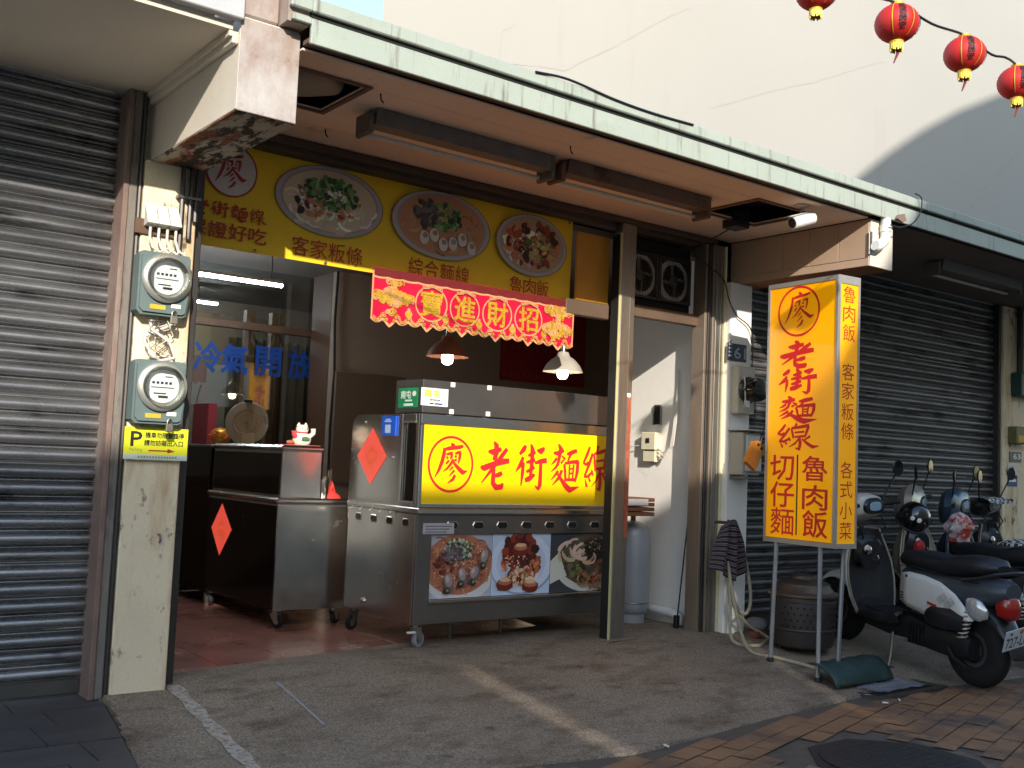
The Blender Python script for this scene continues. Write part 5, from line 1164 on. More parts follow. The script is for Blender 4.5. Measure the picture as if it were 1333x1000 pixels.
# ------------------------------------------------------------------ free-standing yellow light box
A = Vector((6.045,-1.35,0)); th = R(5); dB = Vector((math.sin(th),math.cos(th),0)); dR = Vector((math.cos(th),-math.sin(th),0)); LN, TK = .645, .215; Zb, Zt = .765, 2.632
fM = Frame(A+dB*LN, -dB, (0,0,1), -dR); fS = Frame(A, dR, (0,0,1), -dB); fT = Frame(A, dR, dB, (0,0,1))
def on_f(px, py, fr):
    d = _ray(px, py); k = (fr.o-CAM).dot(fr.N)/d.dot(fr.N); p = CAM+d*k-fr.o; return p.dot(fr.U), p.dot(fr.V)
t = thing('light_box_sign', A, 'tall yellow light box sign with red characters on metal legs', 'sign')
m_sig = M('lightbox_yellow', (255,172,2), .3, var=.05, vs=1.5, emit=.08, dirt=((226,150,30), .15, 5)); m_sig2 = m_sig
m_frm = M('sign_frame_grey', (170,166,160), .45, .5, var=.08, dirt=((120,112,104), .2, 6))
fr_ = .022
O('core', MB().prism([(.012,.012),(TK-.012,.012),(TK-.012,LN-.012),(.012,LN-.012)], fT, Zb+.01, Zt-.01), M('core_grey', (120,118,116), .6), t, smooth=False)
mp_ = O('main_panel', MB().prism([(fr_,Zb+.035),(LN-fr_,Zb+.035),(LN-fr_,Zt-.035),(fr_,Zt-.035)], fM, -.010, .0), m_sig, t, smooth=False)
spn = O('side_panel', MB().prism([(fr_*.8,Zb+.03),(TK-fr_*.8,Zb+.03),(TK-fr_*.8,Zt-.06),(fr_*.8,Zt-.06)], fS, -.010, .0), m_sig2, t, smooth=False)
mb = MB()
for f_, Lx in ((fM, LN), (fS, TK)):
    w_ = .020 if f_ is fM else .016
    mb.prism([(.0,Zb),(w_,Zb),(w_,Zt),(.0,Zt)], f_, -.012, .006).prism([(Lx-w_,Zb),(Lx,Zb),(Lx,Zt),(Lx-w_,Zt)], f_, -.012, .006)
    mb.prism([(w_+.001,Zb),(Lx-w_-.001,Zb),(Lx-w_-.001,Zb+.032),(w_+.001,Zb+.032)], f_, -.012, .006).prism([(w_+.001,Zt-.032 if f_ is fM else Zt-.057),(Lx-w_-.001,Zt-.032 if f_ is fM else Zt-.057),(Lx-w_-.001,Zt),(w_+.001,Zt)], f_, -.012, .006)
O('frame', mb, m_frm, t, smooth=False)
mb = MB()
def boxc(ch, xa, xb, ya, yb, hand=True, bold=.012):
    xm, ym = (xa+xb)/2, (ya+yb)/2
    u0 = on_f(xa, ym, fM)[0]; u1 = on_f(xb, ym, fM)[0]; v0 = on_f(xm, yb, fM)[1]; v1 = on_f(xm, ya, fM)[1]
    if hand: brush(mb, ch, fM, u0, u1, v0, v1, .0012, k_=.78)
    else: text(mb, ch, fM, u0, u1, v0, v1, .0012, .004 if ch == '麵' else bold)
boxc('廖',1022.3,1061.3,379.8,427); boxc('老',1016,1060.5,443.6,478); boxc('街',1014,1064.5,479.6,512.5); boxc('麵',1015,1064.5,515.6,549.5); boxc('線',1012.5,1067.5,551,586)
u, v = on_f(1040.3,405.3,fM); ru = (on_f(1067.5,405,fM)[0]-on_f(1013,407,fM)[0])/2; v1 = on_f(1040,372.3,fM)[1]; v0 = on_f(1040,438.2,fM)[1]; ring(mb, fM, u, (v0+v1)/2, ru, (v1-v0)/2, .016, .0012)
for ch, ya, yb in (('切',592.5,625),('仔',627,660),('麵',661,696)): boxc(ch,1003.5,1034,ya,yb,False)
for ch, ya, yb in (('魯',594,626.5),('肉',632,664),('飯',665,700)): boxc(ch,1045,1077.5,ya,yb,False)
O('lettering', mb, m_red, mp_, smooth=False)
u, v1 = on_f(1039,592,fM); v0 = on_f(1039,697,fM)[1]; O('divider', MB().prism([(u-.006,v0),(u+.006,v0),(u+.006,v1),(u-.006,v1)], fM, .0004, .0014), m_ink, mp_, smooth=False)
mb = MB()
for ch, y in zip('魯肉飯客家粄條各式小菜', (383,408,433,484,509,536,561.5,612,637.5,665,691)):
    u, v = on_f(1101.5, y, fS); text(mb, ch, fS, TK/2-.062, TK/2+.062, v-.058, v+.058, .0012, .0)
O('lettering', mb, m_redd, spn, smooth=False)
m_leg = M('leg_galvanised', (140,142,146), .5, .7, var=.15, vs=6, dirt=((90,84,80), .25, 6))
for b_, r_, ox, oy in ((.13,.012,-.07,-.05),(.09,TK-.012,-.05,.0),(.53,.012,.0,.03)):
    p = A+dB*b_+dR*r_; p0 = p.copy(); p.x += ox; p.y += oy; zg = ramp_z(p.x, p.y)
    O('leg', MB().tube([(p0.x,p0.y,Zb+.03),(p.x,p.y,zg+.01)], .016, 8), m_leg, t)
    O('foot', MB().lathe([(.026,0),(.026,.02),(.018,.03)], (p.x,p.y,zg), n=10), m_rubber, t)
pf = A+dB*.0+dR*.05

# ------------------------------------------------------------------ perforated burner drum
c = on_z(1042,838,-.05); dx_, dy_ = 6.64, -.66; zg = ramp_z(dx_,dy_)
t = thing('burner_drum', (dx_,dy_,zg), 'dark perforated metal drum with a lid beside the yellow sign', 'drum')
m_dr = M('drum_dark', (74,68,66), .5, .6, var=.2, vs=6, dirt=((110,74,50), .2, 5)); m_dl = M('drum_lid', (96,84,74), .45, .6, var=.25, vs=5, dirt=((150,130,110), .2, 4))
O('shell', MB().lathe([(.20,.035),(.222,.05),(.236,.12),(.240,.40),(.236,.42),(.22,.42)], (dx_,dy_,zg), n=36), m_dr, t)
O('rim', MB().lathe([(.238,.405),(.262,.415),(.264,.432),(.235,.445)], (dx_,dy_,zg), n=36), M('drum_rim', (150,130,116), .35, .8, var=.15), t)
O('lid', MB().lathe([(.236,.440),(.20,.480),(.195,.500),(.14,.530),(.10,.535),(.095,.560),(.05,.572),(0,.575)], (dx_,dy_,zg), n=32), m_dl, t)
O('band', MB().lathe([(.2395,.16),(.243,.165),(.243,.175),(.2395,.18)], (dx_,dy_,zg), n=36).lathe([(.2405,.37),(.244,.375),(.2405,.382)], (dx_,dy_,zg), n=36), m_dr, t)
mb = MB()
for k in range(32):
    for j in range(4):
        if k % 8 in (6, 7): continue
        a = 2*math.pi*(k+.5*(j % 2))/32; q = Vector((dx_+.2392*math.cos(a), dy_+.2392*math.sin(a), zg+.20+.045*j)); mb.lathe([(.0085,0),(.0085,.0022),(0,.0023)], q, (math.cos(a),math.sin(a),0), n=6)
stuff(O('hole', mb, m_dark, t, smooth=False))
for k in range(3): a = 2.1*k+.4; O('foot', MB().tube([(dx_+.17*math.cos(a),dy_+.17*math.sin(a),zg),(dx_+.17*math.cos(a),dy_+.17*math.sin(a),zg+.05)], .012, 8), m_dr, t)

# ------------------------------------------------------------------ towel, hose, odds and ends by the pillar
m_tow = M('towel', (70,56,58), .95, var=.1)
nt_ = m_tow.node_tree; tcn = nt_.nodes.new('ShaderNodeTexCoord'); wv = nt_.nodes.new('ShaderNodeTexWave'); wv.bands_direction = 'Y'; wv.inputs['Scale'].default_value = 3.2; wv.inputs['Distortion'].default_value = .6
cr = nt_.nodes.new('ShaderNodeValToRGB'); cr.color_ramp.elements[0].color = (.012,.010,.012,1); cr.color_ramp.elements[1].color = (.26,.19,.20,1); cr.color_ramp.elements[0].position = .45; cr.color_ramp.elements[1].position = .62
e_ = cr.color_ramp.elements.new(.9); e_.color = (.05,.035,.045,1)
nt_.links.new(tcn.outputs['UV'], wv.inputs['Vector']); nt_.links.new(wv.outputs[0], cr.inputs[0]); nt_.links.new(cr.outputs[0], nt_.nodes['Principled BSDF'].inputs['Base Color'])
Ltop = on_y(950,676,-.27); Lbl = on_y(936,752,-.30); Lbr = on_y(978,722,-.30)
nu, nv = 28, 26; vs = []; uvs = []
for j in range(nv+1):
    f = j/nv
    for i in range(nu+1):
        s_ = i/nu*2-1; wd = .085+.115*f**.8; fold = .030*math.sin(s_*9+1.3*f)*min(1, f*2.2)
        x = Ltop.x+.02+.05*f+s_*wd-.035*f; y = -.25-.045*math.sqrt(max(0, 1-s_*s_))*(1-.3*f)-fold
        z = Ltop.z-f*(.44+.06*math.sin(s_*2.1+.5)-.13*max(0, s_))-.05*s_*s_*(1-f)
        vs.append((x, y, z)); uvs.append((s_*.5, f))
me = bpy.data.meshes.new('towel'); me.from_pydata(vs, [], [(j*(nu+1)+i, j*(nu+1)+i+1, (j+1)*(nu+1)+i+1, (j+1)*(nu+1)+i) for j in range(nv) for i in range(nu)])
uvl = me.uv_layers.new(name='UVMap')
for lp_ in me.loops: uvl.data[lp_.index].uv = uvs[lp_.vertex_index]
for p_ in me.polygons: p_.use_smooth = True
me.materials.append(m_tow); tw = O('striped_towel', me, None); tag(tw, 'dark striped towel draped over the hose on the white pillar', 'towel')
tag(O('wall_hook', MB().tube([(Ltop.x+.02,-.11,Ltop.z-.03),(Ltop.x+.02,-.235,Ltop.z-.03),(Ltop.x+.02,-.25,Ltop.z-.01)], .012, 8), m_steel_d), 'metal hook holding the hose and towel on the pillar', 'hook')
m_hose = M('hose_tan', (160,150,126), .5, var=.1, vs=12, dirt=((110,100,84), .25, 9))
hx, hz = Ltop.x+.02, Ltop.z-.02
def spl(pts, n=10):
    out = []; P_ = [Vector(p) for p in pts]; P_ = [P_[0]*2-P_[1]]+P_+[P_[-1]*2-P_[-2]]
    for i in range(1, len(P_)-2):
        for k in range(n):
            t_ = k/n; a, b, c_, d = P_[i-1:i+3]; out.append(.5*((2*b)+(c_-a)*t_+(2*a-5*b+4*c_-d)*t_*t_+(3*b-a-3*c_+d)*t_**3))
    return out+[P_[-2]]
g = lambda x, y: ramp_z(x, y)+.014
pts = spl([(hx-.04,-.25,hz-.1),(hx+.01,-.25,hz-.35),(hx+.07,-.27,hz-.62),(hx+.16,-.30,hz-.70),(hx+.24,-.28,hz-.58),(hx+.20,-.25,hz-.30),(hx+.08,-.24,hz-.05),(hx+.01,-.25,hz-.25),(hx-.02,-.30,hz-.62),(hx-.08,-.38,g(6.4,-.38)+.02),(hx+.05,-.50,g(6.45,-.5)),(hx+.22,-.44,g(6.6,-.44)),(hx+.36,-.36,g(6.8,-.36)),(hx+.2,-.28,g(6.6,-.28)+.1),(hx+.05,-.26,hz-.60),(hx+.06,-.25,hz-.28),(hx+.05,-.24,hz-.05),(hx-.01,-.26,hz-.3),(hx-.01,-.36,hz-.70),(hx-.10,-.56,g(6.3,-.56)),(hx-.06,-.78,g(6.3,-.78)),(hx-.0,-.98,g(6.3,-.98)),(hx-.02,-1.12,g(6.3,-1.12)),(hx-.2,-1.22,g(6.05,-1.22))])
tag(O('garden_hose', MB().tube(pts, .013, 8), m_hose), 'tan garden hose looped on the pillar and trailing to the sign legs', 'hose')
tag(O('brick', MB().box(6.52,6.70,-.33,-.24,ramp_z(6.6,-.3),ramp_z(6.6,-.3)+.055,b=.006), M('red_brick', (126,70,56), .85, var=.2, vs=20, bump=.4)), 'red brick lying at the foot of the white pillar', 'brick')
tag(O('grey_stone', MB().loft([((6.50+.04*k,-.25,ramp_z(6.5,-.25)+.09), .09*math.sin(.4+.42*k), .055*math.sin(.4+.42*k), 2.4) for k in range(6)], n=12), M('stone_grey', (120,118,112), .9, var=.2, vs=14, bump=.5)), 'grey stone resting on the brick at the pillar foot', 'stone')
# green plastic kerb ramp
mb = MB(); vs = []; n = 10
for i in range(13):
    x = 5.93+.68*i/12
    for k in range(n+1):
        a = math.pi*(.03+.62*k/n); yy2 = -1.30-.17*math.cos(a)+.02*i/12; vs.append((x+.09*(1-math.cos(a))*.3, yy2, ramp_z(x, yy2)+.012+.125*math.sin(a)*(.9+.1*i/12)+.006*math.sin(i*2.3+k*.9)*math.sin(a)))
mb.add(vs, [(i*(n+1)+k, i*(n+1)+k+1, (i+1)*(n+1)+k+1, (i+1)*(n+1)+k) for i in range(12) for k in range(n)])
kr = tag(O('kerb_ramp', mb, M('kerb_green', (36,58,54), .55, var=.2, vs=5, bump=.2, bs=40, dirt=((86,92,86), .36, 7), dirt2=((30,34,32), .3, 14))), 'dark green curved plastic ramp at the foot of the sign legs', 'ramp')
so_ = kr.modifiers.new('thick', 'SOLIDIFY'); so_.thickness = .012
# plastic film on the grate
m_film = M('film', (176,176,190), .2, var=.2, vs=20, bump=.6, bs=20); m_film.node_tree.nodes['Principled BSDF'].inputs['Alpha'].default_value = .45
vs = []
for i in range(13):
    for k in range(9): vs.append((6.16+.045*i, -1.64+.042*k, -.143+.012*random.random()+.006*math.sin(i*1.7+k)))
tag(O('plastic_film', MB().add(vs, [(i*9+k, (i+1)*9+k, (i+1)*9+k+1, i*9+k+1) for i in range(12) for k in range(8)]), m_film), 'crumpled clear plastic film lying on the drain grate', 'plastic film')
for i, (px_, py_, lb) in enumerate(((1153,915,'white cigarette end nearest the drain grate'),(1171,911,'white cigarette end on the paving right of the drain grate'),(868,971,'white cigarette end on the ramp near its lower edge'),(1130,905,'white cigarette end at the corner of the drain grate'))):
    p = on_z(px_, py_, -.155); a = random.uniform(0,3); zz_ = max(ramp_z(p.x,p.y) if p.y > y_edge(p.x) else -.16, -.168)+.006; tag(O('cigarette_end', MB().tube([(p.x-.018*math.cos(a),p.y-.018*math.sin(a),zz_),(p.x+.018*math.cos(a),p.y+.018*math.sin(a),zz_)], .005, 7), m_metw), lb, 'litter', 'cigarette ends on the paving')

# ------------------------------------------------------------------ soffit fittings
def fixture(x0, x1, y, zc, label, mat, n='fluorescent_fixture'):
    t = thing(n, ((x0+x1)/2,y,zc), label, 'light fixture', 'fluorescent fixtures under the canopies')
    vs = [(x, y+a, zc-b) for x in (x0+.02, x1-.02) for a, b in ((-.075,0),(.055,0),(.045,-.0+.085),(-.055,.085))]
    O('housing', MB().add(vs, [(0,1,2,3),(7,6,5,4),(0,4,5,1),(1,5,6,2),(2,6,7,3),(3,7,4,0)]), mat, t, smooth=False)
    for x in (x0, x1): O('end_cap', MB().box(x-.012 if x == x0 else x-.02, x+.02 if x == x0 else x+.012, y-.05, y+.115, zc-.135, zc-.012, b=.01), mat, t, smooth=False)
    O('tube', MB().tube([(x0+.02,y+.085,zc-.105),(x1-.02,y+.085,zc-.105)], .013, 10), M('tube_white', (206,196,184), .3, var=.05), t)
m_fx = M('fixture_grey', (108,100,94), .6, .3, var=.25, vs=9, dirt=((66,54,48), .35, 6)); m_fx2 = M('fixture_brown', (104,80,68), .6, .3, var=.25, vs=9, dirt=((62,44,38), .4, 6))
fixture(2.66,3.93,-.77,3.108,'left grey fluorescent fixture on the pink soffit', m_fx); fixture(3.99,5.30,-.79,3.108,'right brown rusty fluorescent fixture on the pink soffit', m_fx2)
a = on_z(1222,345,3.06); fixture(a.x+.15, a.x+1.55, a.y+.12, 3.143, 'dim fluorescent fixture on the soffit above the dark shutter', M('fixture_dim', (110,108,106), .6, .2, var=.1))
# speaker in the open soffit hatch
p = on_z(962,287,3.11); t = thing('speaker', (p.x,p.y,3.08), 'small black speaker box wired into the open soffit hatch', 'speaker')
O('case', MB().box(p.x-.08,p.x+.07,p.y-.05,p.y+.09,3.05,3.17,b=.006), m_black, t, smooth=False); O('bracket', MB().box(p.x+.075,p.x+.087,p.y-.03,p.y+.03,3.06,3.21), m_black, t, smooth=False)
O('fin', MB().box(p.x-.07,p.x+.06,p.y-.058,p.y-.051,3.07,3.08).box(p.x-.07,p.x+.06,p.y-.058,p.y-.051,3.10,3.11).box(p.x-.07,p.x+.06,p.y-.058,p.y-.051,3.13,3.14), m_dark, t, smooth=False)
O('wire', MB().tube(spl([(p.x,p.y+.08,3.06),(p.x-.02,p.y+.3,2.98),(p.x+.05,p.y+.5,2.95),(6.30,-.07,2.80),(6.36,-.10,2.62),(6.42,-.13,2.5),(6.60,-.14,2.38),(6.62,-.13,2.0)], 6), .005, 6), m_black, t)
p = on_z(1044,267,3.11); t = thing('security_camera', (p.x,p.y,3.0), 'white bullet security camera hanging from the soffit near the yellow sign', 'security camera')
m_cc = M('cctv_white', (226,226,222), .35, var=.03); bd = Vector((-.85,.12,-.30)).normalized(); cb = Vector((p.x,p.y,3.00))
O('base', MB().lathe([(.05,0),(.05,-.012),(.03,-.02)], (p.x,p.y,3.11), n=18), M('cctv_base', (186,164,146), .5), t); O('arm', MB().tube([(p.x,p.y,3.10),(p.x,p.y,3.02)], .011, 8), m_alu, t)
O('body', MB().lathe([(.040,-.11),(.046,-.105),(.046,.085),(.040,.09)], cb, bd, n=18), m_cc, t); O('lens', MB().lathe([(.036,.0902),(.035,.092),(.0,.0925)], cb, bd, n=18), m_black, t)
up = Vector((0,0,1)); rt = bd.cross(up).normalized(); upv = rt.cross(bd)
O('visor', MB().add([cb+bd*a_+rt*b_+upv*(.052-.25*b_*b_/.05) for a_ in (-.08,.125) for b_ in (-.043,-.02,0,.02,.043)], [(k,k+1,k+6,k+5) for k in range(4)]), m_cc, t)
O('wire', MB().tube(spl([cb-bd*.09,(p.x+.07,p.y+.05,2.99),(p.x+.06,p.y+.04,3.06),(p.x+.03,p.y+.02,3.108)], 6), .004, 6), m_black, t)
# white drain elbow on the right beam
a = on_y(1151,285,-1.315); t = thing('rain_pipe', (a.x,-1.33,3.0), 'white plastic rain pipe elbow at the end of the tan beam', 'pipe')
b = on_y(1152,308,-1.33); c = on_y(1139,322,-1.33)
O('pipe', MB().tube(spl([(b.x,-1.338,3.12),(b.x,-1.338,b.z+.03),(b.x-.012,-1.338,b.z-.03),(c.x+.03,-1.338,c.z+.01),(c.x-.005,-1.336,c.z+.012)], 6), .036, 14), m_pvc, t)
O('collar', MB().lathe([(.041,0),(.041,.05),(.036,.05)], (b.x,-1.338,b.z+.03), n=18), m_pvc, t); O('strap', MB().box(c.x-.02,c.x+.02,-1.300,-1.2945,c.z-.05,c.z+.12,b=.002), m_steel_d, t, smooth=False)
# cables lying on and hanging from the canopy edge
tag(O('roof_cable', MB().tube(spl([(p_.x, -1.375, p_.z) for p_ in (on_y(697,94,-1.37), on_y(740,104,-1.37), on_y(800,130,-1.37), on_y(850,148,-1.37), on_y(902,163,-1.37))], 6), .007, 6), m_black), 'black cable lying along the top of the green canopy edge', 'cable')
tag(O('fascia_cable', MB().tube(spl([(p_.x, -1.40, p_.z) for p_ in (on_y(1192,252,-1.4), on_y(1200,258,-1.4), on_y(1199,275,-1.4), on_y(1190,290,-1.4), on_y(1172,296,-1.4), on_y(1160,293,-1.4))], 6), .005, 6), m_black), 'thin cable looped over the canopy edge joint', 'cable')
tag(O('broken_roof_flake', MB().prism([(0,0),(.07,.02),(.09,-.03),(.05,-.05),(-.02,-.03)], front(-1.37, on_y(1168,283,-1.37).x, on_y(1168,280,-1.37).z), .0, .02), m_rust_chan, smooth=False), 'brown flake of broken board at the canopy corner', 'debris')

# ------------------------------------------------------------------ lanterns on a string
m_lan = M('lantern_red', (190,34,30), .6, var=.06, vs=5); m_lg = M('lantern_gold', (216,176,60), .5, .3, var=.15, vs=30)
YL = -3.0
def lantern(px, py, rpx, label, tassel):
    c = on_y(px, py, YL); r = (c-CAM).dot(_f)*rpx/FPX*.97
    t = thing('lantern', c, label, 'lantern', 'red lanterns on a string over the street')
    n = 26; prof = []
    for k in range(n+1):
        a = math.pi*(.10+.80*k/n); rr = r*math.sin(a)*(1+(.018 if k % 2 else 0)); prof.append((rr, -r*.90*math.cos(a)))
    O('globe', MB().lathe(prof, c, n=36), m_lan, t)
    O('cap', MB().lathe([(r*.30,.86*r),(r*.32,.90*r),(r*.30,1.0*r),(r*.26,1.0*r)], c, n=20), m_lg, t); O('cap', MB().lathe([(r*.30,-.84*r),(r*.33,-.88*r),(r*.31,-.98*r),(r*.26,-.98*r)], c, n=20), m_lg, t)
    mb = MB()
    for k in range(22):
        a = 2*math.pi*k/22; q = c+Vector((r*.27*math.cos(a), r*.27*math.sin(a), -.96*r)); mb.tube([q, q+Vector((0,0,-.18*r)), q+Vector((.02*r*math.cos(k*3),.02*r*math.sin(k*5),-(.34+.06*math.sin(k*2.3))*r))], .0045, 5)
    O('fringe', mb, m_lg, t)
    if tassel: O('tassel', MB().tube([c+Vector((0,0,-1.0*r)), c+Vector((.01,0,-1.4*r)), c+Vector((-.02,0,-1.95*r))], [.004,.007,.003], 7), M('tassel_red', (120,44,40), .8), t)
    mb = MB(); gb = MB()
    class Fl(Frame):
        def p(s, u, v, w=0):
            h = max(-.86, min(.86, v/(r*.9))); rr = r*math.sqrt(1-h*h*.98)*1.02+w; a = -1.5708+u; return c+Vector((rr*math.cos(a), rr*math.sin(a), v))
    fl_ = Fl((0,0,0))
    for base in (-.72, .72):
        for i, ch in enumerate('國泰民安'): text(mb, ch, fl_, base-.17, base+.17, r*(.56-.33*i)-r*.15, r*(.56-.33*i)+r*.15, .003, .02)
    for base in (-1.2, -.2, 1.2): gb.ribbon([(base, r*(-.75+1.5*k/16)) for k in range(17)], [.05]*17, fl_, .0025)
    O('lettering', mb, m_ink, t, smooth=False); O('gold_line', gb, m_lg, t, smooth=False)
    return c, r
L_ = [lantern(1063,-10,27,'red lantern cut off by the top edge, leftmost on the string',False), lantern(1168,31,28.5,'red lantern second from the left on the string',True), lantern(1256,71,26.5,'red lantern third from the left on the string',True), lantern(1324,108,24.5,'red lantern at the right edge, lowest in the picture',True)]
tops = [c_+Vector((0,0,r_*1.0)) for c_, r_ in L_]; path = [tops[0]+Vector((-1.6,0,.35))]
for i, q in enumerate(tops):
    path.append(q)
    if i < 3: path.append((q+tops[i+1])/2+Vector((0,0,-.02)))
path.append(tops[-1]+Vector((1.2,.3,.05))); path.append(tops[-1]+Vector((4.5,1.2,.5)))
tag(O('lantern_string', MB().tube(spl(path, 5), .006, 6), m_black), 'black wire carrying the red lanterns above the street', 'wire')

# ------------------------------------------------------------------ far right pillar fittings
YT = -.052
def tpt(px, py): return on_y(px, py, YT)
t = thing('electricity_meter', (11.0,YT,1.9), 'dark green meter box on the cream pillar at the right edge', 'meter')
a = tpt(1316,485); b = tpt(1345,520); O('case', MB().box(a.x,b.x,YT-.12,YT-.001,b.z,a.z,b=.01), M('meter_dkgreen', (30,62,60), .5, var=.1), t, smooth=False); O('conduit', MB().tube([(a.x+.12,YT-.04,a.z),(a.x+.12,YT-.04,a.z+.7)], .03, 8).tube([(a.x+.28,YT-.04,a.z),(a.x+.28,YT-.04,a.z+.7)], .03, 8), m_black, t)
t = thing('lock_box', (11.0,YT,1.5), 'olive lock box with yellow label under the green meter at the right edge', 'lock box')
a = tpt(1312,555); b = tpt(1328,579); O('case', MB().box(a.x,b.x,YT-.10,YT-.001,b.z,a.z,b=.008), M('box_olive', (104,98,66), .5), t, smooth=False); O('label_plate', MB().box(a.x+.03,b.x-.02,YT-.105,YT-.1005,b.z+.02,b.z+.09), m_tagy, t, smooth=False)
t = thing('number_plate', (11.0,YT,1.3), 'dark house number plate 63 on the cream pillar at the right edge', 'house number')
a = tpt(1314,588); b = tpt(1329,602); O('plate', MB().box(a.x,b.x,YT-.008,YT-.001,b.z,a.z), M('plate_blue', (30,44,84), .4), t, smooth=False); mb = MB(); text(mb, '63', front(YT-.008), a.x+.3*(b.x-a.x), b.x-.02, b.z+.03, a.z-.02, .001, .02); O('lettering', mb, m_metw, t, smooth=False)
for (x_, y_, c_, lb, mt) in ((1318,613,.07,'small white notice with red mark under the house number 63','a'),(1318,626,.06,'small blue notice under the white notice at the right edge','b')):
    p = tpt(x_, y_); t = thing('wall_notice', (p.x,YT,p.z), lb, 'notice'); O('sheet', MB().box(p.x-.10,p.x+.10,YT-.004,YT-.001,p.z-c_,p.z+c_), M('notice_'+mt, (206,204,190) if mt == 'a' else (34,70,120), .5), t, smooth=False)
    mb = MB()
    if mt == 'a': disc(mb, front(YT-.004), p.x, p.z, .035, .045, .001)
    else: mb.box(p.x-.07,p.x+.07,YT-.006,YT-.0045,p.z-.01,p.z+.015)
    O('mark', mb, m_redd if mt == 'a' else m_metw, t, smooth=False)
# ------------------------------------------------------------------ scooters (X forward, Y left, Z up from the rear wheel's contact)
m_blkp = M('scooter_black', (30,31,34), .34, var=.15, vs=9, dirt=((74,68,62), .28, 6)); m_seat = M('seat_vinyl', (24,24,27), .48, var=.12, vs=12, bump=.15, bs=140)
m_eng = M('engine_dark', (44,44,46), .5, .6, var=.25, vs=12, bump=.3, bs=30); m_chr = M('chrome', (200,198,194), .12, 1, var=.05)
m_tail = M('tail_red', (150,20,16), .12, var=.05, coat=.6); m_clear = M('lens_clear', (196,196,196), .12, .5, var=.2, vs=30); m_head = M('display', (150,176,196), .15, var=.05)
m_mirror = M('mirror_glass', (46,50,54), .08, 1, var=.02, rvar=.01)
def skin(bot, top, yf, n=6):
    """panel between two outlines in XZ, bulging along Y"""
    vs = []; m_ = len(bot)
    for i in range(m_):
        for k in range(n+1):
            f = k/n; x = bot[i][0]+(top[i][0]-bot[i][0])*f; z = bot[i][1]+(top[i][1]-bot[i][1])*f; vs.append((x, yf(i/(m_-1), f), z))
    return vs, [(i*(n+1)+k, i*(n+1)+k+1, (i+1)*(n+1)+k+1, (i+1)*(n+1)+k) for i in range(m_-1) for k in range(n)]
